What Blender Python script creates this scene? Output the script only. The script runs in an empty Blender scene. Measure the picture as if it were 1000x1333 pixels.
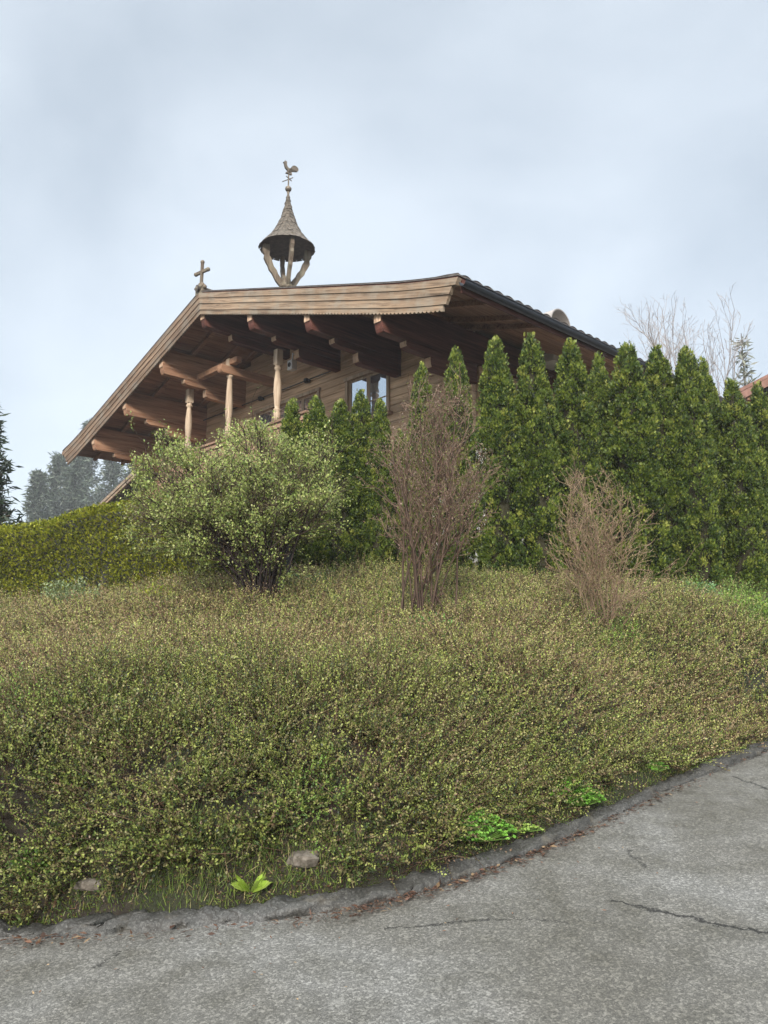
import bpy, math, random
import numpy as np
from mathutils import Vector, Matrix

random.seed(7)
rng = np.random.default_rng(11)
R = math.radians
scene = bpy.context.scene
col = scene.collection

# ------------------------------------------------------------------ camera
FPX = 1000.0                       # focal length in pixels of the 1000 x 1333 frame
PITCH = math.atan(155 / FPX)
cd = bpy.data.cameras.new('camera')
cam = bpy.data.objects.new('camera', cd)
col.objects.link(cam)
cam.location = (0, 0, 0)
cam.rotation_euler = (R(90) + PITCH, 0, 0)
cd.sensor_fit = 'VERTICAL'
cd.sensor_height = 36
cd.lens = 36 * FPX / 1333
cd.clip_start = 0.1
cd.clip_end = 3000
scene.camera = cam
scene.render.resolution_x = 768
scene.render.resolution_y = 1024

SUN_EL, SUN_AZ = R(28), R(188)     # azimuth clockwise from +Y: behind the camera, to the right
# ------------------------------------------------------------------ view, world, sun
scene.view_settings.view_transform = 'Standard'
scene.view_settings.look = 'None'
scene.view_settings.exposure = 1.92
scene.view_settings.gamma = 1
w = bpy.data.worlds.new('World')
scene.world = w
w.use_nodes = True
nt = w.node_tree
nt.nodes.clear()
N = nt.nodes.new
out = N('ShaderNodeOutputWorld')
bg = N('ShaderNodeBackground')
sky = N('ShaderNodeTexSky')
sky.sky_type = 'NISHITA'
sky.sun_disc = False
sky.sun_elevation = SUN_EL
sky.sun_rotation = SUN_AZ
tc = N('ShaderNodeTexCoord')
mp = N('ShaderNodeMapping'); mp.inputs['Scale'].default_value = (1, 1, 1.4)
n1 = N('ShaderNodeTexNoise'); n1.inputs['Scale'].default_value = 2.3; n1.inputs['Detail'].default_value = 5; n1.inputs['Roughness'].default_value = .45; n1.inputs['Distortion'].default_value = .3
cr = N('ShaderNodeValToRGB')
cr.color_ramp.elements[0].position = .36; cr.color_ramp.elements[0].color = (1.50, 1.70, 1.90, 1)
cr.color_ramp.elements[1].position = .62; cr.color_ramp.elements[1].color = (2.16, 2.36, 2.56, 1)
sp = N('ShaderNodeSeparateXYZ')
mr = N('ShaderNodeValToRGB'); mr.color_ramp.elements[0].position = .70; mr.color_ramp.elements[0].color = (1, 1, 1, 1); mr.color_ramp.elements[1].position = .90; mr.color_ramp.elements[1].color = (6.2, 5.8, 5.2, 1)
mul = N('ShaderNodeMixRGB'); mul.blend_type = 'MULTIPLY'; mul.inputs[0].default_value = 1
mix = N('ShaderNodeMixRGB'); mix.inputs[0].default_value = .90
L = nt.links.new
L(tc.outputs['Generated'], mp.inputs[0]); L(mp.outputs[0], n1.inputs['Vector']); L(n1.outputs['Fac'], cr.inputs[0])
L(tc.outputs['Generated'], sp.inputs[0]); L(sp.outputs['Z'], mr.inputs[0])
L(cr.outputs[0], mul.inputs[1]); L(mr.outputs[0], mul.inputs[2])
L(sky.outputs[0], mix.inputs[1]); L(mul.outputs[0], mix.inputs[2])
L(mix.outputs[0], bg.inputs['Color']); bg.inputs['Strength'].default_value = .1
L(bg.outputs[0], out.inputs['Surface'])

sd = bpy.data.lights.new('sun', 'SUN')
sd.energy = 1.5
sd.angle = R(14)
sd.color = (1, .95, .87)
sun = bpy.data.objects.new('sun', sd)
col.objects.link(sun)
sdir = Vector((math.sin(SUN_AZ) * math.cos(SUN_EL), math.cos(SUN_AZ) * math.cos(SUN_EL), math.sin(SUN_EL)))
sun.rotation_euler = sdir.to_track_quat('Z', 'Y').to_euler()
sun.location = (0, 0, 30)

# ------------------------------------------------------------------ helpers
def ray(px, py):
    x = (px - 500) / FPX; v = (py - 666.5) / FPX
    return np.array([x, math.cos(PITCH) + v * math.sin(PITCH), math.sin(PITCH) - v * math.cos(PITCH)])
def at(px, py, Y):
    r = ray(px, py)
    return r * Y / r[1]

def tag(o, label=None, cat=None, group=None, kind=None):
    if label: o['label'] = label
    if cat: o['category'] = cat
    if group: o['group'] = group
    if kind: o['kind'] = kind
    return o
def empty(name, loc=(0, 0, 0), rz=0):
    o = bpy.data.objects.new(name, None)
    o.empty_display_size = .3
    o.location = loc; o.rotation_euler = (0, 0, rz)
    col.objects.link(o)
    return o

class MB:
    """collects shapes and links them as ONE mesh"""
    def __init__(s): s.v = []; s.f = []; s.m = []; s.cur = 0; s.sm = []; s.smooth = False
    def add(s, vs, fs):
        b = len(s.v); s.v.extend([tuple(x) for x in vs])
        for f in fs:
            s.f.append([b + i for i in f]); s.m.append(s.cur); s.sm.append(s.smooth)
    def box(s, x0, x1, y0, y1, z0, z1):
        s.add([(x0,y0,z0),(x1,y0,z0),(x1,y1,z0),(x0,y1,z0),(x0,y0,z1),(x1,y0,z1),(x1,y1,z1),(x0,y1,z1)],
              [(0,3,2,1),(4,5,6,7),(0,1,5,4),(1,2,6,5),(2,3,7,6),(3,0,4,7)])
    def prism(s, poly, fn, a, b):
        """poly of 2D points mapped by fn(u, v, t) at t = a and t = b"""
        n = len(poly)
        vs = [fn(u, v, a) for u, v in poly] + [fn(u, v, b) for u, v in poly]
        s.add(vs, [tuple(range(n))[::-1], tuple(range(n, 2 * n))] + [(i, (i + 1) % n, n + (i + 1) % n, n + i) for i in range(n)])
    def tube(s, pts, rad, n=8, caps=True):
        pts = [Vector(p) for p in pts]
        if not hasattr(rad, '__len__'): rad = [rad] * len(pts)
        vs = []; fs = []
        for i, p in enumerate(pts):
            d = (pts[min(i + 1, len(pts) - 1)] - pts[max(i - 1, 0)]).normalized()
            a = d.orthogonal().normalized() if i == 0 else (a - d * a.dot(d)).normalized()
            b = d.cross(a)
            for k in range(n):
                t = 2 * math.pi * k / n
                vs.append(p + (a * math.cos(t) + b * math.sin(t)) * rad[i])
        for i in range(len(pts) - 1):
            for k in range(n):
                fs.append((i*n+k, i*n+(k+1)%n, (i+1)*n+(k+1)%n, (i+1)*n+k))
        if caps: fs += [tuple(range(n))[::-1], tuple(range((len(pts)-1)*n, len(pts)*n))]
        s.add(vs, fs)
    def lathe(s, prof, c, n=16, jag=None):
        vs = []; fs = []
        for i, (r, z) in enumerate(prof):
            for k in range(n):
                t = 2 * math.pi * k / n
                q = r * (1 + (jag(i, k) if jag else 0))
                vs.append((c[0] + q * math.cos(t), c[1] + q * math.sin(t), c[2] + z))
        for i in range(len(prof) - 1):
            for k in range(n):
                fs.append((i*n+k, i*n+(k+1)%n, (i+1)*n+(k+1)%n, (i+1)*n+k))
        fs += [tuple(range(n))[::-1], tuple(range((len(prof)-1)*n, len(prof)*n))]
        s.add(vs, fs)
    def build(s, name, mats, parent=None, bevel=0):
        me = bpy.data.meshes.new(name)
        me.from_pydata(s.v, [], s.f)
        if not isinstance(mats, (list, tuple)): mats = [mats]
        for m in mats: me.materials.append(m)
        me.polygons.foreach_set('material_index', s.m)
        me.polygons.foreach_set('use_smooth', s.sm)
        me.update()
        o = bpy.data.objects.new(name, me)
        col.objects.link(o)
        if parent: o.parent = parent
        if bevel:
            b = o.modifiers.new('bevel', 'BEVEL'); b.width = bevel; b.segments = 2; b.limit_method = 'ANGLE'
        return o

def nmesh(name, blocks, mats, parent=None, smooth=False):
    """blocks: list of (V (n,3), F (m,4), colour (n,3), material index)"""
    Vs, Fs, Cs, Ms = [], [], [], []
    b = 0
    for V, F, C, mi in blocks:
        if len(V) == 0: continue
        Vs.append(V); Fs.append(F + b); Cs.append(C); Ms.append(np.full(len(F), mi, dtype=np.int32)); b += len(V)
    V = np.concatenate(Vs).astype(np.float32); F = np.concatenate(Fs).astype(np.int32)
    C = np.concatenate(Cs).astype(np.float32); M = np.concatenate(Ms)
    me = bpy.data.meshes.new(name)
    me.vertices.add(len(V)); me.vertices.foreach_set('co', V.ravel())
    me.loops.add(F.size); me.loops.foreach_set('vertex_index', F.ravel())
    me.polygons.add(len(F))
    me.polygons.foreach_set('loop_start', np.arange(0, F.size, 4, dtype=np.int32))
    me.polygons.foreach_set('material_index', M)
    if smooth: me.polygons.foreach_set('use_smooth', np.ones(len(F), dtype=bool))
    at_ = me.attributes.new('tint', 'FLOAT_COLOR', 'POINT')
    at_.data.foreach_set('color', np.concatenate([C, np.ones((len(C), 1), np.float32)], 1).ravel())
    for m in mats: me.materials.append(m)
    me.update(calc_edges=True)
    o = bpy.data.objects.new(name, me)
    col.objects.link(o)
    if parent: o.parent = parent
    return o

def unit(a): return a / np.maximum(np.linalg.norm(a, axis=1, keepdims=True), 1e-9)
def rdir(n): return unit(rng.normal(size=(n, 3)))
def kites(P, D, Nn, Ln, Wd, C, fold=.18, mid=.45):
    n = len(P)
    Ln = np.broadcast_to(np.asarray(Ln, float), (n,))[:, None]; Wd = np.broadcast_to(np.asarray(Wd, float), (n,))[:, None]
    D = unit(D); S = unit(np.cross(D, Nn)); U = np.cross(S, D)
    V = np.stack([P, P + D*Ln*mid + S*Wd*.5 + U*Wd*fold, P + D*Ln, P + D*Ln*mid - S*Wd*.5 + U*Wd*fold], 1).reshape(-1, 3)
    F = np.arange(n * 4).reshape(-1, 4)
    return V, F, np.repeat(C, 4, 0)
def segs_mesh(A, B, ra, rb, C, k=3):
    """open k-sided tapering prisms, one per segment"""
    A = np.asarray(A, float); B = np.asarray(B, float); n = len(A)
    d = unit(B - A); h = np.where(np.abs(d[:, 2:3]) > .9, np.array([[1., 0, 0]]), np.array([[0, 0, 1.]]))
    a = unit(np.cross(d, h)); b = np.cross(d, a)
    ra = np.broadcast_to(np.asarray(ra, float), (n,))[:, None]; rb = np.broadcast_to(np.asarray(rb, float), (n,))[:, None]
    ring = []
    for j in range(k):
        t = 2 * math.pi * j / k; e = a * math.cos(t) + b * math.sin(t)
        ring.append((A + e * ra, B + e * rb))
    V = np.stack([r[0] for r in ring] + [r[1] for r in ring], 1).reshape(-1, 3)
    base = (np.arange(n) * 2 * k)[:, None]
    F = np.concatenate([base + np.array([[j, (j+1) % k, k + (j+1) % k, k + j]]) for j in range(k)], 0)
    return V, F, np.repeat(C, 2 * k, 0)
_ph = rng.uniform(0, 6.28, (24, 3)); _an = rng.uniform(0, 6.28, 24)
def noise2(x, y, s=1.0, o=0):
    """smooth pseudo noise in about -1..1"""
    r = 0
    for i in range(6):
        j = (i + o * 5) % 24; k = s * (.7 + .33 * i)
        r = r + np.sin(x * k * math.cos(_an[j]) + y * k * math.sin(_an[j]) + _ph[j, 0] + 1.3 * np.sin(.7 * k * (x * math.sin(_an[j]) - y * math.cos(_an[j])) + _ph[j, 1]))
    return r / 3.2
def palette(n, cols, wts, jit=.15):
    c = np.array(cols)[rng.choice(len(cols), n, p=np.array(wts) / sum(wts))]
    return np.clip(c * (1 + rng.normal(0, jit, (n, 1))), .004, 1)

# ------------------------------------------------------------------ materials
def newmat(name):
    m = bpy.data.materials.new(name); m.use_nodes = True
    nt = m.node_tree; nt.nodes.clear()
    o = nt.nodes.new('ShaderNodeOutputMaterial'); p = nt.nodes.new('ShaderNodeBsdfPrincipled')
    nt.links.new(p.outputs[0], o.inputs['Surface'])
    return m, nt, p, o
def ramp(nt, fac, stops):
    r = nt.nodes.new('ShaderNodeValToRGB'); e = r.color_ramp.elements
    while len(e) < len(stops): e.new(.5)
    for i, (p, c) in enumerate(stops): e[i].position = p; e[i].color = (*c, 1)
    nt.links.new(fac, r.inputs[0]); return r.outputs[0]
def noise(nt, vec, scale, detail=4, rough=.55, dist=0, mscale=None, rot=None):
    if mscale or rot:
        m = nt.nodes.new('ShaderNodeMapping')
        if mscale: m.inputs['Scale'].default_value = mscale
        if rot: m.inputs['Rotation'].default_value = rot
        nt.links.new(vec, m.inputs[0]); vec = m.outputs[0]
    n = nt.nodes.new('ShaderNodeTexNoise')
    n.inputs['Scale'].default_value = scale; n.inputs['Detail'].default_value = detail
    n.inputs['Roughness'].default_value = rough; n.inputs['Distortion'].default_value = dist
    nt.links.new(vec, n.inputs['Vector']); return n.outputs['Fac']
def mixc(nt, fac, a, b, mode='MIX'):
    m = nt.nodes.new('ShaderNodeMixRGB'); m.blend_type = mode
    for i, x in enumerate((fac, a, b)):
        if hasattr(x, 'links'): nt.links.new(x, m.inputs[i])
        elif i == 0: m.inputs[0].default_value = x
        else: m.inputs[i].default_value = (*x, 1)
    return m.outputs[0]
def math_(nt, op, a, b=None, c=None):
    m = nt.nodes.new('ShaderNodeMath'); m.operation = op
    for i, x in enumerate((a, b, c)):
        if x is None: continue
        if hasattr(x, 'links'): nt.links.new(x, m.inputs[i])
        else: m.inputs[i].default_value = x
    return m.outputs[0]
def bump(nt, p, h, strength=.4, dist=.01):
    b = nt.nodes.new('ShaderNodeBump'); b.inputs['Strength'].default_value = strength; b.inputs['Distance'].default_value = dist
    nt.links.new(h, b.inputs['Height']); nt.links.new(b.outputs[0], p.inputs['Normal'])
def tcoord(nt, which='Object'):
    return nt.nodes.new('ShaderNodeTexCoord').outputs[which]

def wood(name, dark, mid, light, axis, rough=.75, slope=0, grey=None):
    """grain running along the axis 0, 1 or 2 of the object"""
    m, nt, p, o = newmat(name)
    t = tcoord(nt)
    if slope:
        pm_ = nt.nodes.new('ShaderNodeMapping'); pm_.inputs['Rotation'].default_value = (0, slope, 0); nt.links.new(t, pm_.inputs[0]); t = pm_.outputs[0]
    sc = [22, 22, 22]; sc[axis] = 1.1
    g = noise(nt, t, 1, 6, .65, .6, tuple(sc))
    sc2 = [5, 5, 5]; sc2[axis] = .5
    g2 = noise(nt, t, 1, 3, .5, .2, tuple(sc2))
    c = ramp(nt, g, [(.28, dark), (.5, mid), (.72, light)])
    c2 = ramp(nt, g2, [(.3, (.62, .60, .60)), (.7, (1.15, 1.12, 1.1))])
    c = mixc(nt, 1, c, c2, 'MULTIPLY')
    if grey:
        g3 = noise(nt, t, 2.3, 5, .6)
        f = ramp(nt, g3, [(.45, (0, 0, 0)), (.68, (.8, .8, .8))])
        c = mixc(nt, f, c, grey)
    nt.links.new(c, p.inputs['Base Color']); p.inputs['Roughness'].default_value = rough
    p.inputs['Specular IOR Level'].default_value = .25
    bump(nt, p, g, .5, .006)
    return m
M = {}
_fc = ((.07, .05, .034), (.28, .20, .135), (.43, .33, .235), 0)
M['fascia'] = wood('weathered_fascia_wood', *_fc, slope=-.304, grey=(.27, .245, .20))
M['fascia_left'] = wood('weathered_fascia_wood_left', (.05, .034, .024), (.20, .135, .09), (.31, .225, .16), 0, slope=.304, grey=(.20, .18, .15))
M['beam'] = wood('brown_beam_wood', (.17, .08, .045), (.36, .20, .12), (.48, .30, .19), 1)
M['beamdark'] = wood('dark_red_beam_wood', (.045, .016, .013), (.125, .048, .036), (.20, .085, .06), 1)  # darker, redder beam wood: purlins at and right of the ridge, deck, eave board
M['beamend'] = wood('sunlit_beam_end_wood', (.34, .21, .13), (.55, .38, .26), (.66, .5, .36), 2)  # paler than the beam sides: sunlight on the cut ends put into the colour
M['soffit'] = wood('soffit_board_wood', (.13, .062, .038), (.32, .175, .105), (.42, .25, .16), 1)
M['wall'] = wood('tan_wall_wood', (.38, .24, .14), (.64, .46, .30), (.74, .56, .39), 0)
M['post'] = wood('turned_post_wood', (.27, .19, .13), (.46, .36, .26), (.58, .48, .36), 2)
M['rail'] = wood('balcony_rail_wood', (.20, .12, .08), (.34, .22, .15), (.44, .31, .22), 0)
M['grey'] = wood('grey_carved_wood', (.06, .045, .033), (.15, .115, .085), (.25, .20, .15), 2, grey=(.20, .19, .14))

def plain(name, c, rough=.6, metal=0, var=.25, scale=6, spec=.4):
    m, nt, p, o = newmat(name)
    g = noise(nt, tcoord(nt), scale, 5)
    cc = ramp(nt, g, [(.3, tuple(x * (1 - var) for x in c)), (.7, tuple(min(1, x * (1 + var)) for x in c))])
    nt.links.new(cc, p.inputs['Base Color']); p.inputs['Roughness'].default_value = rough; p.inputs['Metallic'].default_value = metal
    p.inputs['Specular IOR Level'].default_value = spec
    return m
M['plaster'] = plain('white_plaster', (.72, .70, .66), .9, var=.06)
M['tile'] = plain('dark_roof_tile', (.075, .062, .055), .7, var=.4, scale=9)
M['gutter'] = plain('dark_metal_gutter', (.035, .04, .05), .35, .5, var=.2)
M['lead'] = plain('pale_sheet_metal', (.30, .27, .25), .45, .3, var=.2)
M['white'] = plain('white_painted_metal', (.7, .7, .7), .5, var=.05)
M['black'] = plain('black_metal', (.02, .02, .022), .4, var=.2)
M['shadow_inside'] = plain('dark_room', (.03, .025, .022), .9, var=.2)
M['shingle'] = plain('grey_wood_shingle', (.095, .078, .062), .85, var=.55, scale=14)
M['shingle_under'] = plain('dark_wood_lining', (.06, .042, .036), .9, var=.4, scale=8)
M['iron'] = plain('tarnished_metal', (.16, .13, .10), .55, .5, var=.35, scale=12)
M['redroof'] = plain('red_brown_boards', (.20, .105, .08), .8, var=.25)
def glassmat():
    m, nt, p, o = newmat('window_glass')
    p.inputs['Base Color'].default_value = (.62, .70, .78, 1); p.inputs['Metallic'].default_value = .9; p.inputs['Roughness'].default_value = .04
    g = noise(nt, tcoord(nt), 2.2, 2); bump(nt, p, g, .12, .03)
    return m
M['glass'] = glassmat()

def leafmat(name, transl=.3, rough=.5, spec=.35):
    m, nt, p, o = newmat(name)
    a = nt.nodes.new('ShaderNodeAttribute'); a.attribute_name = 'tint'
    nt.links.new(a.outputs['Color'], p.inputs['Base Color'])
    p.inputs['Roughness'].default_value = rough; p.inputs['Specular IOR Level'].default_value = spec
    if transl:
        t = nt.nodes.new('ShaderNodeBsdfTranslucent'); nt.links.new(a.outputs['Color'], t.inputs['Color'])
        mx = nt.nodes.new('ShaderNodeMixShader'); mx.inputs[0].default_value = transl
        nt.links.new(p.outputs[0], mx.inputs[1]); nt.links.new(t.outputs[0], mx.inputs[2]); nt.links.new(mx.outputs[0], o.inputs['Surface'])
    return m
M['leaf'] = leafmat('leaf', .30, .45, .35)
M['needle'] = leafmat('needle_spray', .28, .5, .4)
M['bark'] = leafmat('bark', 0, .85, .15)

def asphalt(name, base, kerb=False):
    m, nt, p, o = newmat(name)
    t = tcoord(nt)
    v = nt.nodes.new('ShaderNodeTexVoronoi'); v.inputs['Scale'].default_value = 95; nt.links.new(t, v.inputs['Vector'])
    rnd = nt.nodes.new('ShaderNodeSeparateColor'); nt.links.new(v.outputs['Color'], rnd.inputs[0])
    v2 = nt.nodes.new('ShaderNodeTexVoronoi'); v2.inputs['Scale'].default_value = 240; nt.links.new(t, v2.inputs['Vector'])
    rnd2 = nt.nodes.new('ShaderNodeSeparateColor'); nt.links.new(v2.outputs['Color'], rnd2.inputs[0])
    b = tuple(base)
    k = lambda f: tuple(x * f for x in b)
    c1 = ramp(nt, rnd.outputs[0], [(.0, k(.40)), (.45, k(.8)), (.74, k(1.0)), (.82, k(1.7)), (.97, k(2.3))])
    c2 = ramp(nt, rnd2.outputs[0], [(.0, k(.5)), (.6, k(1.0)), (.78, k(1.4)), (.97, k(2.4))])
    c = mixc(nt, .5, c1, c2)
    big = noise(nt, t, .75, 5, .55, .6)
    c = mixc(nt, 1, c, ramp(nt, big, [(.38, (.76, .74, .69)), (.5, (.96, .95, .93)), (.62, (1.14, 1.15, 1.17))]), 'MULTIPLY')
    mid = noise(nt, t, 5, 5, .6)
    c = mixc(nt, 1, c, ramp(nt, mid, [(.3, (.80, .79, .75)), (.7, (1.16, 1.16, 1.16))]), 'MULTIPLY')
    if not kerb:
        # cracks, each a wandering line between two points of the road
        xyz = nt.nodes.new('ShaderNodeSeparateXYZ'); nt.links.new(t, xyz.inputs[0])
        wn = noise(nt, t, 8, 9, .8)
        wob = math_(nt, 'MULTIPLY', math_(nt, 'SUBTRACT', wn, .5), .22)
        wid = noise(nt, t, 9, 3)
        mask = None
        for (x0, y0), (x1, y1), wd in CRACKS:
            dx, dy = x1 - x0, y1 - y0; ln = math.hypot(dx, dy); dx /= ln; dy /= ln
            tt = math_(nt, 'ADD', math_(nt, 'MULTIPLY', math_(nt, 'SUBTRACT', xyz.outputs[0], x0), dx), math_(nt, 'MULTIPLY', math_(nt, 'SUBTRACT', xyz.outputs[1], y0), dy))
            dd = math_(nt, 'ADD', math_(nt, 'MULTIPLY', math_(nt, 'SUBTRACT', xyz.outputs[0], x0), -dy), math_(nt, 'MULTIPLY', math_(nt, 'SUBTRACT', xyz.outputs[1], y0), dx))
            dd = math_(nt, 'ABSOLUTE', math_(nt, 'ADD', dd, wob))
            hit = math_(nt, 'LESS_THAN', dd, math_(nt, 'MULTIPLY', wid, wd))
            hit = math_(nt, 'MULTIPLY', hit, math_(nt, 'MULTIPLY', math_(nt, 'GREATER_THAN', tt, 0), math_(nt, 'LESS_THAN', tt, ln)))
            mask = hit if mask is None else math_(nt, 'MAXIMUM', mask, hit)
        c = mixc(nt, mask, c, (.010, .009, .008))
        # faint longitudinal repair seams
    else:
        ck = nt.nodes.new('ShaderNodeTexVoronoi'); ck.feature = 'DISTANCE_TO_EDGE'; ck.inputs['Scale'].default_value = 4.5
        mpn = nt.nodes.new('ShaderNodeMapping'); nt.links.new(t, mpn.inputs[0])
        dn = nt.nodes.new('ShaderNodeTexNoise'); dn.inputs['Scale'].default_value = 12; nt.links.new(t, dn.inputs['Vector'])
        ad = nt.nodes.new('ShaderNodeMixRGB'); ad.blend_type = 'ADD'; ad.inputs[0].default_value = .25; nt.links.new(mpn.outputs[0], ad.inputs[1]); nt.links.new(dn.outputs['Color'], ad.inputs[2])
        nt.links.new(ad.outputs[0], ck.inputs['Vector'])
        cm = math_(nt, 'LESS_THAN', ck.outputs['Distance'], .028)
        c = mixc(nt, cm, c, (.03, .028, .025))
        mo = noise(nt, t, 7, 5)
        c = mixc(nt, ramp(nt, mo, [(.58, (0, 0, 0)), (.72, (.5, .5, .5))]), c, (.10, .085, .06))
    nt.links.new(c, p.inputs['Base Color'])
    nt.links.new(ramp(nt, mid, [(.3, (.45,) * 3), (.7, (.8,) * 3)]), p.inputs['Roughness'])
    h = math_(nt, 'ADD', math_(nt, 'MULTIPLY', rnd.outputs[0], .5), noise(nt, t, 60, 4))
    bump(nt, p, h, .75 if kerb else .35, .007)
    return m

# ------------------------------------------------------------------ ground shape
def rplane(x, y):
    return -1.55 + .05 * np.clip(y, -25, 25) + .05 * np.clip(x, -25, 25)
_kx = np.array([-60, -20, -8, -4, -2.8, -1.86, -.92, -.3, 0, .5, 1.21, 2.2, 3.44, 6, 12, 30, 80.])
_ky = np.array([30, 10.5, 5.6, 4.35, 4.08, 3.98, 3.98, 4.07, 4.18, 4.48, 5.09, 6.04, 7.13, 9.35, 14.6, 27, 55.])
_fx = np.linspace(-60, 80, 7001); _fy = np.interp(_fx, _kx, _ky)
_k = np.hanning(41); _k /= _k.sum(); _fy2 = np.convolve(np.pad(_fy, 20, mode='edge'), _k, 'valid')
def kerb_y(x): return np.interp(x, _fx, _fy2)
CT = []
for px, pts in {
    -420: [(1120, 4.75), (1030, 5.1), (940, 6.2), (870, 8), (825, 10.5)],
    0: [(1110, 4.30), (1000, 4.46), (925, 4.85), (868, 6.1), (828, 7.7), (800, 9.5), (784, 10.8)],
    250: [(1090, 4.24), (985, 4.50), (905, 5.05), (845, 6.4), (800, 8.0), (762, 10)],
    500: [(1060, 4.50), (960, 4.85), (885, 5.6), (825, 7.1), (785, 8.6), (750, 10.3), (738, 11.2)],
    750: [(990, 5.62), (915, 6.02), (855, 6.9), (805, 8.2), (775, 9.4), (752, 10.6)],
    1000: [(920, 7.62), (865, 8.0), (828, 8.7), (798, 10.2), (786, 11), (775, 12)],
    1350: [(885, 10.2), (840, 11.2), (800, 13)]}.items():
    for py, Y in pts: CT.append(at(px, py, Y))
for x in (-5, -3.5, -2.4, -1.5, -.6, .3, 1.2, 2.2, 3.4, 5, 7, 9):
    y = float(kerb_y(x)) + .12
    CT.append(np.array([x, y, float(rplane(x, y)) + .03]))
for px, py, Y in ((120, 768, 11.2), (250, 747, 11.2), (650, 738, 11.2), (830, 752, 11.6)): CT.append(at(px, py, Y))
for x in (-8, -3, 2, 7, 11): CT.append(np.array([x, 14.5, 1.05]))
CT = np.array(CT)
def _phi(r): return r ** 1.6
_n = len(CT)
_A = np.zeros((_n + 3, _n + 3))
_A[:_n, :_n] = _phi(np.hypot(CT[:, None, 0] - CT[None, :, 0], CT[:, None, 1] - CT[None, :, 1])) + np.eye(_n) * .008
_A[:_n, _n:] = np.c_[np.ones(_n), CT[:, :2]]; _A[_n:, :_n] = _A[:_n, _n:].T
_w = np.linalg.solve(_A, np.r_[CT[:, 2], 0, 0, 0])
def H(x, y):
    """top of the planting on the mound"""
    x = np.clip(np.asarray(x, float), -7, 9.5); y = np.clip(np.asarray(y, float), 2, 14)
    sh = x.shape; x = x.ravel(); y = y.ravel(); r = np.empty(len(x))
    for a in range(0, len(x), 40000):
        q = slice(a, a + 40000)
        r[q] = _phi(np.hypot(x[q, None] - CT[None, :, 0], y[q, None] - CT[None, :, 1])) @ _w[:_n] + _w[_n] + _w[_n+1] * x[q] + _w[_n+2] * y[q]
    return np.minimum(r, 1.25).reshape(sh)
def sstep(a, b, x):
    t = np.clip((x - a) / (b - a), 0, 1); return t * t * (3 - 2 * t)
def cover_top(x, y):
    d = y - kerb_y(x)
    b = .085 * noise2(x, y, 2.6, 1) + .045 * noise2(x, y, 7, 2) + .022 * noise2(x, y, 15, 0)
    return H(x, y) + b * sstep(.2, .8, d)
def ground_z(x, y):
    x = np.asarray(x, float); y = np.asarray(y, float)
    d = y - kerb_y(x); rp = rplane(x, y)
    h = H(x, y) - .20 * sstep(.15, .7, d)
    out_ = sstep(6, 12, np.abs(x - 1)) 
    wgt = sstep(0, 3.0, d) * out_ + (1 - out_)
    g = rp + (h - rp) * wgt
    return np.where(d < 0, rp - .05, np.where(d < .12, rp - .05 + (g - rp + .05) * (d / .12), g))

CRACKS = []
for a, b, wd in [((795, 1172), (1010, 1218), .022), ((500, 1208), (640, 1196), .012), ((640, 1196), (740, 1200), .010), ((952, 1010), (1010, 1030), .020),
                 ((815, 1105), (845, 1135), .010), ((120, 1260), (160, 1238), .010)]:
    q = []
    for px, py in (a, b):
        r = ray(px, py); rz = r[2] / r[1]; rx = r[0] / r[1]; y = 1.55 / (.05 + .05 * rx - rz); q.append((rx * y, y))
    CRACKS.append((q[0], q[1], wd))
M['asphalt'] = asphalt('worn_grey_asphalt', (.100, .097, .091))
M['kerb'] = asphalt('dark_asphalt_kerb', (.050, .049, .047), True)

def grid_obj(name, xs, ys, zf, mat):
    X, Y = np.meshgrid(xs, ys); Z = zf(X, Y)
    V = np.stack([X, Y, Z], -1).reshape(-1, 3); nx, ny = len(xs), len(ys)
    i = np.arange(nx * ny).reshape(ny, nx)
    F = np.stack([i[:-1, :-1], i[:-1, 1:], i[1:, 1:], i[1:, :-1]], -1).reshape(-1, 4)
    return nmesh(name, [(V, F, np.full((len(V), 3), .1), 0)], [mat], smooth=True)
def soil():
    m, nt, p, o = newmat('dark_soil_and_moss')
    t = tcoord(nt); n = noise(nt, t, 14, 6, .65); n2_ = noise(nt, t, 1.5, 4)
    c = ramp(nt, n, [(.3, (.008, .006, .004)), (.55, (.022, .016, .010)), (.75, (.035, .034, .014))])
    c = mixc(nt, ramp(nt, n2_, [(.45, (0, 0, 0)), (.6, (.5, .5, .5))]), c, (.018, .028, .008))
    nt.links.new(c, p.inputs['Base Color']); p.inputs['Roughness'].default_value = .95; bump(nt, p, n, .8, .03)
    return m
M['soil'] = soil()
def axis(lo, hi, step, far):
    a = list(np.arange(lo, hi + 1e-6, step)); d = step; x = lo; y = hi; L1 = []; L2 = []
    while x > -far: d *= 1.25; x -= d; L1.append(x)
    d = step
    while y < far: d *= 1.25; y += d; L2.append(y)
    return np.array(L1[::-1] + a + L2)
g = grid_obj('ground', axis(-7, 10, .1, 900), axis(2.5, 14, .1, 900), ground_z, M['soil'])
tag(g, kind='structure')

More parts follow.
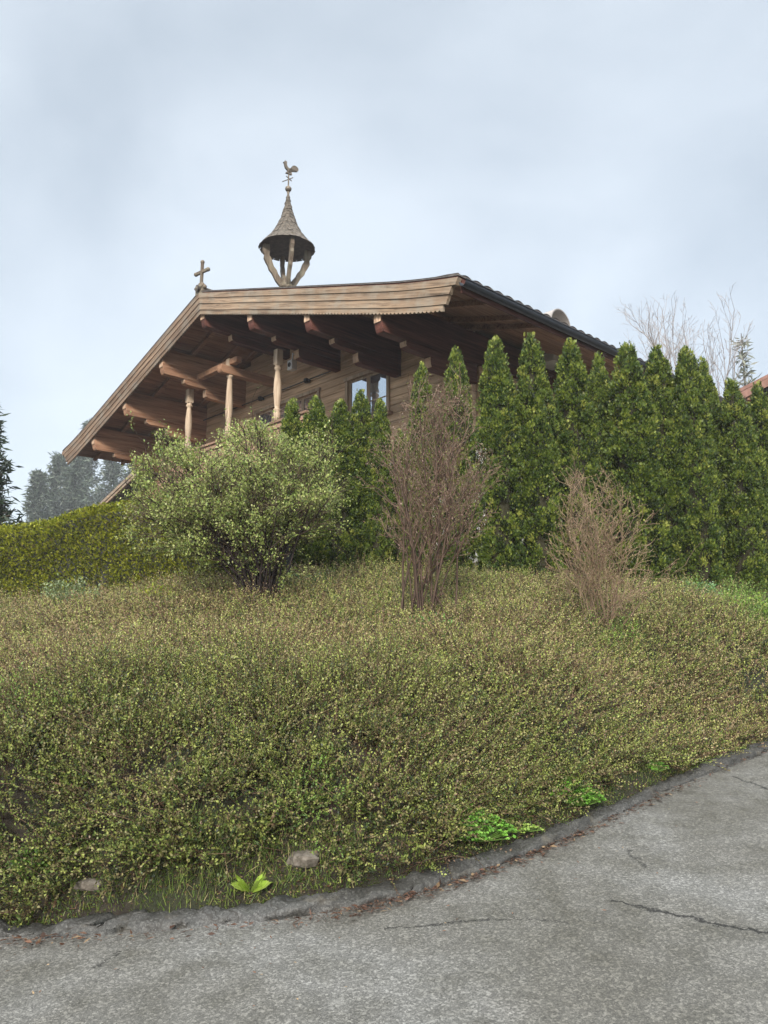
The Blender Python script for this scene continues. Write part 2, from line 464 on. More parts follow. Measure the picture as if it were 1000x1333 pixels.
# road sheet that follows the kerb
xs = np.concatenate([np.arange(-55, -6, 1.0), np.arange(-6, 9, .12), np.arange(9, 70, 1.0)])
ts = np.concatenate([[0, .04, .1], np.linspace(.2, 7.2, 30)])
Xr, Tr = np.meshgrid(xs, ts)
Yr = kerb_y(Xr) + .03 - Tr
Zr = rplane(Xr, Yr) + .008 * noise2(Xr, Yr, 1.6, 3)
Vr = np.stack([Xr, Yr, Zr], -1).reshape(-1, 3); i = np.arange(Xr.size).reshape(Xr.shape)
Fr = np.stack([i[:-1, 1:], i[:-1, :-1], i[1:, :-1], i[1:, 1:]], -1).reshape(-1, 4)
tag(nmesh('road', [(Vr, Fr, np.full((len(Vr), 3), .1), 0)], [M['asphalt']], smooth=True), kind='structure')

# asphalt kerb lip
xs = np.concatenate([np.arange(-20, -5, .5), np.arange(-5, 8, .025), np.arange(8, 40, .5)])
yk = kerb_y(xs); sl = np.gradient(yk, xs); nrm = np.stack([-sl, np.ones_like(sl)], 1); nrm = unit(nrm)
prof = [(-.075, -.02), (-.058, .006), (-.045, .018), (-.02, .034), (.01, .042), (.045, .040), (.07, .026), (.09, .0), (.11, -.05)]
Vk = []
for j, (o_, z_) in enumerate(prof):
    wob = rng.normal(0, .0045, len(xs)) + .020 * noise2(xs, xs * 0 + j * .13, 5, 2) + .016 * noise2(xs, xs * 0 + j * .3, 21, 1)
    if 0 < j: o2 = o_ + wob
    else: o2 = o_ + wob
    x_ = xs + nrm[:, 0] * o2; y_ = yk + nrm[:, 1] * o2
    brk = sstep(.75, .95, noise2(xs, xs * 0, 2.7, 3)) * (1 if 0 < j < 8 else 0)
    zz = rplane(x_, y_) + z_ * (1 - .7 * brk) + (.012 * noise2(xs, xs * 0 + j * .4, 16, 3) + .012 * noise2(xs, xs * 0, 4, 0)) * (0 < j < 8) + rng.normal(0, .005, len(xs)) * (0 < j < 8)
    Vk.append(np.stack([x_, y_, zz], 1))
Vk = np.stack(Vk, 0); i = np.arange(Vk.shape[0] * Vk.shape[1]).reshape(Vk.shape[:2])
Fk = np.stack([i[:-1, :-1], i[:-1, 1:], i[1:, 1:], i[1:, :-1]], -1).reshape(-1, 4)
tag(nmesh('kerb', [(Vk.reshape(-1, 3), Fk, np.full((Vk.shape[0] * Vk.shape[1], 3), .1), 0)], [M['kerb']], smooth=False), kind='structure')

# ------------------------------------------------------------------ chalet
AZ = R(47)
HX = np.array([math.cos(AZ), -math.sin(AZ), 0]); HY = np.array([math.sin(AZ), math.cos(AZ), 0])
r_ = ray(600, 366); P0 = r_ * 12.5 / r_[1]
def onplane(px, py, yp, O):
    r = ray(px, py); t = np.dot(O + HY * yp, HY) / np.dot(r, HY); p = r * t
    return np.dot(p - O, HX), p[2]
r2 = ray(259, 384); tt_ = np.dot(P0, HY) / np.dot(r2, HY); AP = r2 * tt_
HO = np.array([AP[0], AP[1], 0.])
ZB = .95
S0 = .14
def zr(s):
    a = abs(s - S0)
    k = max(0, (a - 7.0) / 2.1)
    return 8.77 - .314 * a + .10 * k * k - ZB
house = empty('chalet', (HO[0], HO[1], ZB), -AZ)
tag(house, 'brown timber chalet with wide overhanging gable roof above the planted mound', 'house')
SL, SR = -8.85, 9.12
# roof tiles with a wavy cover
def roof_cover():
    blocks = []
    for side in (0, 1):
        ss = np.linspace(S0, SR if side else SL, 34)
        ys = np.arange(-.07, 15.6, .045)
        Sx, Yy = np.meshgrid(ss, ys)
        base = np.vectorize(zr)(Sx)
        course = .022 * (1 - ((np.abs(Sx - S0) / .34) % 1))
        wave = (.022 + .022 * (np.abs(Sx - S0) > 8.7)) * np.abs(np.sin(Yy * math.pi / .30))
        top = base + .035 + wave
        bot = base + .019 + 0 * wave
        n = Sx.size; i = np.arange(n).reshape(Sx.shape)
        V = np.concatenate([np.stack([Sx, Yy, top], -1).reshape(-1, 3), np.stack([Sx, Yy, bot], -1).reshape(-1, 3)])
        f = [np.stack([i[:-1, :-1], i[:-1, 1:], i[1:, 1:], i[1:, :-1]], -1).reshape(-1, 4)]
        f.append(f[0][:, ::-1] + n)
        for e in (i[:, 0], i[:, -1], i[0, :], i[-1, :]):
            f.append(np.stack([e[:-1], e[1:], e[1:] + n, e[:-1] + n], 1))
        blocks.append((V, np.concatenate(f), np.full((2 * n, 3), .1), 0))
    return nmesh('roof', blocks, [M['tile']], house)
roof = roof_cover()
# soffit boards
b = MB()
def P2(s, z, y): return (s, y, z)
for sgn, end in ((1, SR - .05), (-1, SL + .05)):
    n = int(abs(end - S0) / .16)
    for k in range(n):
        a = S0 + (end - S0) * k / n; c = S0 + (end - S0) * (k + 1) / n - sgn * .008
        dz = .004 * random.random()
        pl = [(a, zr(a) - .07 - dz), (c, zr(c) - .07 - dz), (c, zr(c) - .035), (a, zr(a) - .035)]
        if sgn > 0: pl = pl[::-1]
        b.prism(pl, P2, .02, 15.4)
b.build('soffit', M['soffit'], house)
# backing under the tiles
b = MB()
for sgn, end in ((1, SR - .03), (-1, SL + .03)):
    pts = np.linspace(S0, end, 14)
    for a, c in zip(pts[:-1], pts[1:]):
        b.prism([(a, zr(a) - .032), (c, zr(c) - .032), (c, zr(c) + .018), (a, zr(a) + .018)], P2, -.05, 15.5)
b.build('roof_deck', M['beamdark'], house)
# rafters
for sgn, end in ((1, SR - .12), (-1, SL + .12)):
    for y in (.95, 1.95, 2.55):
        b = MB(); pts = np.linspace(S0 + sgn * .02, end, 10)
        for a, c in zip(pts[:-1], pts[1:]):
            b.prism([(a, zr(a) - .185), (c, zr(c) - .185), (c, zr(c) - .075), (a, zr(a) - .075)], P2, y, y + .11)
        b.build('rafter', M['beam'] if sgn < 0 else M['soffit'], house)
# layered rake boards with a scalloped lower edge
lay = [(0.02, .15, -.085), (.145, .30, -.066), (.295, .47, -.047), (.465, .60, -.028)]
for sgn, end in ((1, SR), (-1, SL)):
    for k, (t0, t1, y0) in enumerate(lay):
        b = MB(); e = end - sgn * (.0 if k == 0 else .06 + .09 * k)
        e1 = end - sgn * (.06 + .09 * k if k == 0 else .06 + .09 * (k + .9))
        S = list(np.linspace(S0, e, 26)); S1 = list(np.linspace(S0, e1, 26))
        up = [(s, zr(s) - t0) for s in S]
        if k < 3: lo = [(s, zr(s) - t1) for s in S1]
        else:
            lo = []; m_ = int(abs(e1 - S0) / .026)
            for q in range(m_ + 1):
                s = S0 + (e1 - S0) * q / m_
                lo.append((s, zr(s) - t1 + [0, .012, .035, .012][q % 4]))
        # strips of quads keep the outline clean
        nn = len(up); lo2 = lo if k < 3 else lo
        if k < 3:
            for q in range(nn - 1):
                b.prism([up[q], up[q+1], lo[q+1], lo[q]][::(-1 if sgn > 0 else 1)], P2, y0, .02)
        else:
            for q in range(len(lo) - 1):
                u0 = (lo[q][0], zr(lo[q][0]) - t0); u1 = (lo[q+1][0], zr(lo[q+1][0]) - t0)
                b.prism([u0, u1, lo[q+1], lo[q]][::(-1 if sgn > 0 else 1)], P2, y0, .02)
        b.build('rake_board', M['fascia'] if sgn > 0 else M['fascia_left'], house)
# ridge cap
b = MB(); b.tube([(S0, -.15, zr(S0) + .10), (S0, 15.6, zr(S0) + .10)], .09, 10); b.build('ridge_cap', M['tile'], house)

# purlins with stepped consoles
def nose(y0, y1, z0, z1, r=.12, step=.03):
    """side outline of a beam whose front end is rounded below"""
    p = [(y1, z0), (y1, z1), (y0, z1), (y0, z1 - (z1 - z0) * .35)]
    for k in range(6):
        a = math.pi / 2 * k / 5
        p.append((y0 + r * (1 - math.cos(a)) , z0 + (z1 - z0) * .55 * (1 - math.sin(a))))
    return p
def PY(y, z, s): return (s, y, z)
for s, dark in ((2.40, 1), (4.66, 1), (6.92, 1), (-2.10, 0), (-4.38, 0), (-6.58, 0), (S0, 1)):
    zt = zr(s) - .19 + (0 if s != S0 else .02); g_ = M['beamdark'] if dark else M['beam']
    zb = zt - .74
    wd = .11
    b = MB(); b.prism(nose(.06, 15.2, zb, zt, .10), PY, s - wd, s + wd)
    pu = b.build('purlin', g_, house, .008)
    b = MB(); b.box(s - wd + .012, s + wd - .012, .050, .058, zb + .20, zt - .02); b.build('beam_end', M['beamend'], pu)
    for j, (y0, dz) in enumerate(((.75, .16), (1.45, .26)) if s != S0 else ((.9, .2),)):
        z1 = zb - sum((.16, .26)[:j]); z0 = z1 - dz
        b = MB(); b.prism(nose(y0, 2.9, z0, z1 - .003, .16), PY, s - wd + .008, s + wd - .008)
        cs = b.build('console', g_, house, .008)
        b = MB(); b.prism([(y0 - .006, z1 - .07), (y0 - .006, z1 - .012), (y0 - .0005, z1 - .012), (y0 - .0005, z1 - .07)], PY, s - wd + .02, s + wd - .02)
        b.prism([(y0 + .012, z0 + .05), (y0 - .006, z1 - .075), (y0 - .0005, z1 - .075), (y0 + .03, z0 + .04)], PY, s - wd + .02, s + wd - .02)
        b.build('console_face', M['beamend'], cs)

# walls: logs in courses, gaps at the windows
WY = 2.8
FZ = 4.15 - ZB
wins = [(2.78, 4.34, 5.20 - ZB, 6.34 - ZB), (-1.35, 1.62, 4.3 - ZB, 6.36 - ZB)]
b = MB(); z = FZ
k = 0
while z < 7.9 - ZB + .4:
    z1 = z + .20
    lim = lambda zz: min(6.8, (8.77 - ZB - .12 - zz) / .314)
    e = lim(z1 - .1)
    if e > .3:
        iv = [(S0 - e, S0 + e)]
        for (a, c, q0, q1) in wins:
            if q0 - .01 < (z + z1) / 2 < q1 + .01:
                nv = []
                for (u, v_) in iv:
                    if a > u: nv.append((u, min(v_, a)))
                    if c < v_: nv.append((max(u, c), v_))
                iv = [q for q in nv if q[1] - q[0] > .02]
        for (u, v_) in iv: b.box(u, v_, WY + .012 * (k % 2) * 0 , WY + .16, z + .006, z1 - .004)
    for sd_ in (-1, 1):
        if z1 < zr(6.8) - .15: b.box(S0 + sd_ * 6.8 - .08, S0 + sd_ * 6.8 + .08, WY + .17, 15, z + .006, z1 - .004)
    z = z1; k += 1
b.build('wall', M['wall'], house, .006)
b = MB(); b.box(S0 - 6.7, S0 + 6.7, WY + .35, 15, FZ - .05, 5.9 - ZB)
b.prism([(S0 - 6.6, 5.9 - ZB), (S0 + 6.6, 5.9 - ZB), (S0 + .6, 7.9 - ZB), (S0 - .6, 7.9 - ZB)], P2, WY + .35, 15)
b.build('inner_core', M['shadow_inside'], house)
b = MB(); b.box(2.0, S0 + 6.75, WY + .02, 15, -1.4, FZ - .05); b.build('plaster_wall', M['plaster'], house)
b = MB(); b.box(S0 - 6.75, 1.998, WY + .03, 15, -1.4, FZ - .05); b.build('lower_wall', M['soffit'], house)

def window(s0, s1, z0, z1, nl, trans=False):
    b = MB(); y0 = WY - .05; t = .09
    b.box(s0 - .04, s0 + t - .04, y0, WY + .2, z0, z1); b.box(s1 - t + .04, s1 + .04, y0, WY + .2, z0, z1)
    b.box(s0 - .08, s1 + .08, y0 - .02, WY + .2, z1, z1 + .09)
    fr = b.build('window', M['post'], house, .005)
    b = MB(); b.box(s0 - .14, s1 + .14, y0 - .09, WY + .2, z0 - .07, z0 - .002); b.build('sill', M['rail'], fr, .005)
    i0, i1 = s0 + t - .038, s1 - t + .038
    wv = (i1 - i0) / nl
    for k in range(nl):
        a, c = i0 + wv * k + .004, i0 + wv * (k + 1) - .004
        b = MB(); q = .055; yy = WY + .02
        b.box(a, a + q, yy, yy + .05, z0 + .005, z1 - .005); b.box(c - q, c, yy, yy + .05, z0 + .005, z1 - .005)
        b.box(a + q + .001, c - q - .001, yy, yy + .05, z0 + .005, z0 + q + .01); b.box(a + q + .001, c - q - .001, yy, yy + .05, z1 - q, z1 - .005)
        zm = z0 + (z1 - z0) * .38
        b.box(a + q + .001, c - q - .001, yy + .01, yy + .045, zm, zm + .03)
        b.build('casement', M['post'], fr, .003)
        b = MB(); b.box(a + q, c - q, yy + .02, yy + .03, z0 + q, z1 - q); b.build('pane', M['glass'], fr)
window(2.78, 4.34, 5.20 - ZB, 6.34 - ZB, 2)
window(-1.35, 1.62, 4.3 - ZB, 6.36 - ZB, 4)
# eave board and gutter on the near side
b = MB(); b.box(SR - .04, SR - .005, .03, 15.3, zr(SR) - .26, zr(SR) - .02); b.build('eave_board', M['beamdark'], house)
b = MB(); b.smooth = True
cx_, cz_ = SR + .075, zr(SR) - .10
ringn = 10
vs = []; fs = []
for yy in (-.05, 15.3):
    for q in range(ringn + 1):
        a = math.pi + math.pi * q / ringn
        vs.append((cx_ + .08 * math.cos(a), yy, cz_ + .10 * math.sin(a)))
    for q in range(ringn, -1, -1):
        a = math.pi + math.pi * q / ringn
        vs.append((cx_ + .072 * math.cos(a), yy, cz_ + .09 * math.sin(a) ))
nn = 2 * (ringn + 1)
for q in range(nn): fs.append((q, (q + 1) % nn, nn + (q + 1) % nn, nn + q))
b.add(vs, fs); b.smooth = False
b.tube([(cx_ + .082, -.05, cz_ + .004), (cx_ + .082, 15.3, cz_ + .004)], .012, 6)
b.build('gutter', M['gutter'], house)
# balcony
bal = MB(); bal.box(-4.2, 3.25, 1.05, WY - .01, FZ - .12, FZ); bal = bal.build('balcony_floor', M['soffit'], house)
b = MB()
rz_ = 5.15 - ZB
b.box(-4.2, 3.3, 1.10, 1.30, rz_ - .06, rz_)
b.box(-4.2, 3.3, 1.15, 1.25, rz_ - .12, rz_ - .063)
b.box(-4.2, 3.3, 1.12, 1.28, rz_ - .20, rz_ - .123)
rl = b.build('handrail', M['rail'], house, .006)
b = MB(); q = -4.15
while q < 3.2: b.box(q, q + .135, 1.165, 1.20, FZ - .15, rz_ - .205); q += .15
b.build('balustrade', M['rail'], house, .004)
# turned posts
for s, zt in ((-2.5, 7.0), (-.3, 7.35), (1.97, 6.99)):
    h = zt - 5.15
    b = MB(); b.smooth = True
    pr = [(.075, 0), (.075, .22), (.055, .24), (.08, .28), (.08, .31), (.05, .34), (.062, .40), (.088, .75), (.082, 1.0), (.058, h - .58), (.05, h - .52), (.082, h - .49), (.082, h - .45), (.055, h - .42), (.07, h - .38)]
    b.lathe([(q[0] * 1.2, q[1]) for q in pr], (s, 1.2, rz_), 10)
    b.smooth = False; b.box(s - .085, s + .085, 1.115, 1.285, rz_ + h - .38, rz_ + h + .02)
    b.build('balcony_post', M['post'], house)
b = MB(); b.prism(nose(.86, WY, 6.92 - ZB, 7.14 - ZB, .1), PY, -.42, -.19); b.build('tie_beam', M['beam'], house, .008)
b = MB(); b.box(-2.6, S0 + .0, 1.12, 1.28, 7.18 - ZB, 7.34 - ZB); b.build('head_beam', M['beam'], house, .01)
# rod with clamps on the wall
b = MB()
s_a, z_a = onplane(262, 548, WY - .12, HO); s_b, z_b = onplane(432, 483, WY - .12, HO)
zrod = (z_a + z_b) / 2 - ZB
b.tube([(s_a, WY - .12, zrod), (s_b, WY - .12, zrod)], .018, 6)
rod = b.build('wall_rod', M['black'], house)
for px, py in ((339, 516), (399, 492)):
    s_, z_ = onplane(px, py, WY - .12, HO)
    b = MB(); b.lathe([(.05, 0), (.08, .03), (.08, .10), (.05, .13)], (s_, WY - .12, zrod - .07), 8)
    b.box(s_ - .03, s_ + .03, WY - .12, WY + .01, zrod - .03, zrod + .03); b.build('rod_bracket', M['black'], rod)
# low annex roof on the left
sa, za = onplane(132, 657, 4, HO); sb, zb_ = onplane(186, 606, 4, HO)
b = MB(); n = 10
slp = (zb_ - za) / (sb - sa); sb2 = min(sb + 2.0, -6.9); zb2 = za + slp * (sb2 - sa)
b.prism([(sa, za - ZB), (sb2, zb2 - ZB), (sb2, zb2 + .07 - ZB), (sa, za + .07 - ZB)], P2, 3.9, 12)
an = b.build('annex_roof', M['tile'], house)
b = MB(); b.prism([(sa, za - .14 - ZB), (sb2, zb2 - .14 - ZB), (sb2, zb2 - .003 - ZB), (sa, za - .003 - ZB)], P2, 3.86, 3.95)
b.prism([(sa + .1, za - .24 - ZB), (sb2, zb2 - .27 - ZB), (sb2, zb2 - .143 - ZB), (sa + .1, za - .143 - ZB)], P2, 3.89, 3.97); b.build('annex_rake_board', M['fascia'], an)
b = MB(); b.prism([(sa + .6, -.9), (sb2, -.9), (sb2, zb2 - .3 - ZB), (sa + .6, za - .1 - ZB)], P2, 4.6, 11.5); b.build('annex_wall', M['soffit'], an)

# ---- things standing on the chalet roof
def hw(s, y, z):            # chalet coordinates to world
    return HO + HX * s + HY * y + np.array([0, 0, z])
# chimney with a rounded sheet metal hood
cs_, cy_ = 7.2, 8.2
best = None
for yy in np.arange(3, 14, .1):
    p = hw(cs_, yy, zr(cs_) + ZB); c_, s_ = math.cos(PITCH), math.sin(PITCH); d = p[1]*c_ + p[2]*s_; X_ = 500 + FPX * p[0] / d
    if best is None or abs(X_ - 716) < best[0]: best = (abs(X_ - 716), yy)
cy_ = best[1]
p = hw(cs_, cy_, zr(cs_) + ZB)
ch = empty('chimney', tuple(p), -AZ)
tag(ch, 'round hooded pale sheet metal chimney just above the near roof edge', 'chimney')
zt = None
for zz in np.arange(0, 3, .02):
    q = p + [0, 0, zz]; d = q[1]*c_ + q[2]*s_; v_ = 666.5 - FPX * (-q[1]*s_ + q[2]*c_) / d
    if v_ < 411: zt = zz; break
b = MB(); b.box(-.30, .30, -.30, .30, -.3, zt - .42); b.build('chimney_stack', M['plaster'], ch)
b = MB(); n = 14; o1 = [( .42 * math.cos(math.pi * k / n), .42 * math.sin(math.pi * k / n)) for k in range(n + 1)]; o2 = [(.39 * math.cos(math.pi * k / n), .39 * math.sin(math.pi * k / n)) for k in range(n, -1, -1)]
zz = zt - .38
for k in range(n):
    b.prism([o1[k], o1[k+1], o2[n-k-1], o2[n-k]], lambda u, v, t: (t, u, v + zz), -.34, .34)
b.smooth = False; b.build('hood', M['lead'], ch)
for sx in (-.26, .26):
    for sy in (-.26, .26): b = MB(); b.box(sx - .02, sx + .02, sy - .02, sy + .02, zt - .43, zt - .30); b.build('hood_leg', M['lead'], ch)

# bell turret on the ridge
best = None
for yy in np.arange(.5, 8, .05):
    p = hw(S0, yy, zr(S0) + ZB); d = p[1]*c_ + p[2]*s_; X_ = 500 + FPX * p[0] / d
    if best is None or abs(X_ - 371) < best[0]: best = (abs(X_ - 371), yy)
ty = best[1]; tp = hw(S0, ty, zr(S0) + ZB)
def zat(py, p=tp):
    lo, hi = -3, 12
    for _ in range(40):
        m_ = (lo + hi) / 2; q = p + [0, 0, m_]; d = q[1]*c_ + q[2]*s_
        if 666.5 - FPX * (-q[1]*s_ + q[2]*c_) / d > py: lo = m_
        else: hi = m_
    return lo
depth = tp[1] * c_ + tp[2] * s_
pxm = depth / FPX
tur = empty('bell_turret', tuple(tp), -AZ + .35)
tag(tur, 'small open bell turret with pointed shingled roof and rooster vane on the ridge', 'bell turret')
zb0 = zat(374); zrim = zat(323); zball = zat(246); zsp = zat(253)
b = MB(); b.box(-.16, .16, -.16, .16, -.2, zb0 - .02); b.smooth = True
b.lathe([(.17, zb0 - .06), (.22, zb0 - .02), (.20, zb0 + .05), (.14, zb0 + .1), (.12, zb0 + .25), (.05, zb0 + .32)], (0, 0, 0), 12)
b.build('turret_base', M['grey'], tur)
RB = 35.5 * pxm
for k in range(4):
    a = math.pi / 2 * k + .82
    b = MB(); n = 12; hh = zrim - zb0 + .10
    pts = []
    for q in range(n + 1):
        t = q / n
        rr = .14 + (.78 * RB - .14) * (math.sin(min(1, t * 1.25) * math.pi / 2) ** 1.15) * (1 if t < .8 else 1 - (t - .8) * .15)
        wv = .072 + .045 * abs(math.sin(t * math.pi * 4.5))
        pts.append((rr, zb0 + .02 + hh * t, wv))
    out_p = [(r + w_, z) for r, z, w_ in pts]; in_p = [(r - w_ * .9, z) for r, z, w_ in pts]
    poly_n = len(pts)
    for q in range(poly_n - 1):
        b.prism([in_p[q], out_p[q], out_p[q+1], in_p[q+1]], lambda u, v, t: (u * math.cos(a) - t * math.sin(a), u * math.sin(a) + t * math.cos(a), v), -.05, .05)
    b.build('carved_strut', M['grey'], tur)
# spire: courses of shingles
b = MB()
hs = zsp - zrim
nc = 17
def spr(t): return RB * (.035 + .965 * (1 - t) ** 2.6 * .62 + .38 * (1 - t) * .52 + .16 * max(0, 1 - t * 9) )
def spr(t):
    return RB * ((1 - t) ** 3.2 * .58 + (1 - t) * .42) + .012
for k in range(nc):
    t0, t1 = k / nc, (k + 1) / nc
    r0, r1 = spr(t0) * 1.0 + .012, spr(t1)
    ns = max(10, int(28 * (1 - t0)))
    for q in range(ns):
        a0 = 2 * math.pi * (q + .5 * (k % 2)) / ns; a1 = a0 + 2 * math.pi / ns * .93
        jz = random.uniform(-.012, .012); jr = random.uniform(0, .028)
        z0, z1 = zrim + hs * t0 - .02 + jz, zrim + hs * t1 + .01
        V = []
        for rr0, rr1 in ((r0 + jr, r1 + jr * .3), (r0 + jr - .02, r1 - .02)):
            V += [(rr0 * math.cos(a0), rr0 * math.sin(a0), z0), (rr0 * math.cos(a1), rr0 * math.sin(a1), z0), (rr1 * math.cos(a1), rr1 * math.sin(a1), z1), (rr1 * math.cos(a0), rr1 * math.sin(a0), z1)]
        b.add(V, [(0, 1, 2, 3), (7, 6, 5, 4), (0, 4, 5, 1), (1, 5, 6, 2), (2, 6, 7, 3), (3, 7, 4, 0)])
spire = b.build('spire', M['shingle'], tur)
b = MB(); b.lathe([(spr(k / 12) - .03, zrim + .012 + hs * k / 12) for k in range(12)], (0, 0, 0), 28); b.build('spire_lining', M['shingle_under'], spire)
b = MB(); b.smooth = True
b.lathe([(.02, zsp - .12), (.03, zsp), (.045, zball - .09)] + [(.085 * math.sin(math.pi * k / 8) + .012, zball - .085 * math.cos(math.pi * k / 8)) for k in range(9)] , (0, 0, 0), 12)
b.build('ball', M['iron'], tur)
zc = zat(223); b = MB(); b.tube([(0, 0, zball), (.0, 0, zc + .0)], .022, 6)
b.tube([(-.22, 0, zat(234)), (.16, 0, zat(233))], .014, 6); b.tube([(0, -.12, zat(232)), (0, .16, zat(232))], .014, 6)
b.build('vane_rod', M['iron'], tur)
# rooster: flat sheet metal figure with thickness
rs = 18 * pxm / 100     # about 18 px wide for 100 units
body = [(-40, 62), (-50, 55), (-41, 50), (-38, 30), (-30, 8), (-12, -8), (-14, -28), (-26, -34), (-24, -40), (-2, -38), (-2, -10), (10, -10), (12, -34), (4, -40), (26, -40), (22, -12), (34, 2)]
tail = [(34 + 0, 2), (30, 22)]
for k in range(13):
    a = math.radians(230 - k * 23); tail.append((52 + 30 * math.cos(a), 30 + 27 * math.sin(a)))
head = [(14, 18), (-2, 14), (-14, 26), (-20, 44), (-18, 60), (-24, 74), (-30, 66), (-34, 78), (-38, 66)]
shape = body + tail[2:] + head
vrot = 1.05
b = MB(); b.prism([(u * rs * .95, v * rs * .85 + zc + .04) for u, v in shape], lambda u, v, t: (u * math.cos(vrot) - t * math.sin(vrot), u * math.sin(vrot) + t * math.cos(vrot), v), -.03, .03)
b.build('rooster', M['iron'], tur)

# cross on the gable peak
cp = hw(S0, -.02, zr(S0) + ZB + .07)
cr_ = empty('cross', tuple(cp), -AZ + .5); cr_.rotation_euler = (0, R(1.5), -AZ + .12)
tag(cr_, 'weathered wooden cross with knobbed ends on the gable peak', 'cross')
cd_ = cp[1] * c_ + cp[2] * s_; pm = cd_ / FPX
def crb(b_, p0, p1, w_=.035):
    p0 = Vector(p0); p1 = Vector(p1); b_.tube([p0, p1], w_ * 1.25, 4)
b = MB(); Hc = 38 * pm
b.box(-.035, .035, -.03, .03, 0, Hc); b.box(-.24, -.036, -.03, .03, Hc * .62, Hc * .62 + .075); b.box(.036, .24, -.03, .03, Hc * .62, Hc * .62 + .075)
b.smooth = True
for (x, z) in ((-.26, Hc * .62 + .037), (.26, Hc * .62 + .037), (0, Hc + .02)):
    b.lathe([(.055 * math.sin(math.pi * k / 6) + .003, -.055 * math.cos(math.pi * k / 6)) for k in range(7)], (x, 0, z), 10)
b.build('crosspiece', M['grey'], cr_)
b = MB()
for k in range(16):
    a = k * 2.4; rr = .05 + .16 * (k / 16); 
    q = Vector((rr * math.cos(a), .5 * rr * math.sin(a), .02 + .14 * (1 - k / 16)))
    b.lathe([(.055 * math.sin(math.pi * i_ / 5) + .004, -.05 * math.cos(math.pi * i_ / 5)) for i_ in range(6)], q, 6)
b.box(-.16, .16, -.06, .06, -.12, .03)
b.build('carved_foot', M['grey'], cr_)

# floodlight under the overhang
sl_, zl_ = onplane(380, 476, 2.3, HO)
fp = hw(sl_, 2.3, zl_)
fl = empty('floodlight', tuple(fp - [0, 0, .16]), -AZ)
tag(fl, 'small white floodlight hanging under the roof overhang between two beams', 'floodlight')
b = MB(); b.box(-.11, .11, -.08, .10, .03, .31); b.build('housing', M['white'], fl, .02)
b = MB(); b.smooth = True; n = 16
b.add([(.065 * math.cos(2*math.pi*k/n), -.088, .17 + .065 * math.sin(2*math.pi*k/n)) for k in range(n)] + [(.065 * math.cos(2*math.pi*k/n), -.07, .17 + .065 * math.sin(2*math.pi*k/n)) for k in range(n)],
      [tuple(range(n))] + [(k, (k+1) % n, n + (k+1) % n, n + k) for k in range(n)])
b.build('lens', M['black'], fl)
b = MB(); b.tube([(0, .02, .30), (0, .02, .52)], .02, 6); b.tube([(0, .02, .5), (0, .5, .5)], .018, 6); b.build('bracket', M['white'], fl)

# ------------------------------------------------------------------ neighbour's roof at the right edge
nb = empty('neighbour_house', (at(1195, 500, 24)[0], 24, 1.0), R(-8))
tag(nb, 'house with red brown roof boards just showing behind the last conifers at right', 'house')
ze = at(968, 503, 24)[2] - 1.0; wz = 5.6; zt_ = ze + 2.75
def nroof(u): return zt_ - abs(u) * 2.75 / wz
b = MB()
for sg in (-1, 1):
    b.prism([(0, zt_ + .12), (0, zt_), (sg * wz, ze), (sg * wz, ze + .12)], lambda u, v, t: (u, t, v), 0, 9)
b.build('roof', M['redroof'], nb)
b = MB()
for sg in (-1, 1):
    b.prism([(0, zt_ - .01), (0, zt_ - .3), (sg * wz * .995, ze - .27), (sg * wz * .995, ze - .01)], lambda u, v, t: (u, t, v), -.05, .03)
b.build('rake_board', M['redroof'], nb)
for sg in (-1, 1):
    for t_ in (.3, .62, .92):
        b = MB(); u = sg * wz * t_; b.box(u - .1, u + .1, .06, 1.7, nroof(u) - .42, nroof(u) - .05); b.build('purlin', M['soffit'], nb)
b = MB(); b.box(-wz + 1.2, wz - 1.2, 1.7, 8.5, -1, ze - .02 + .2); b.prism([(-wz + 1.2, ze + .2), (wz - 1.2, ze + .2), (0.01, zt_ - .15)], lambda u, v, t: (u, t, v), 1.7, 8.5); b.build('wall', M['wall'], nb)
#VEG

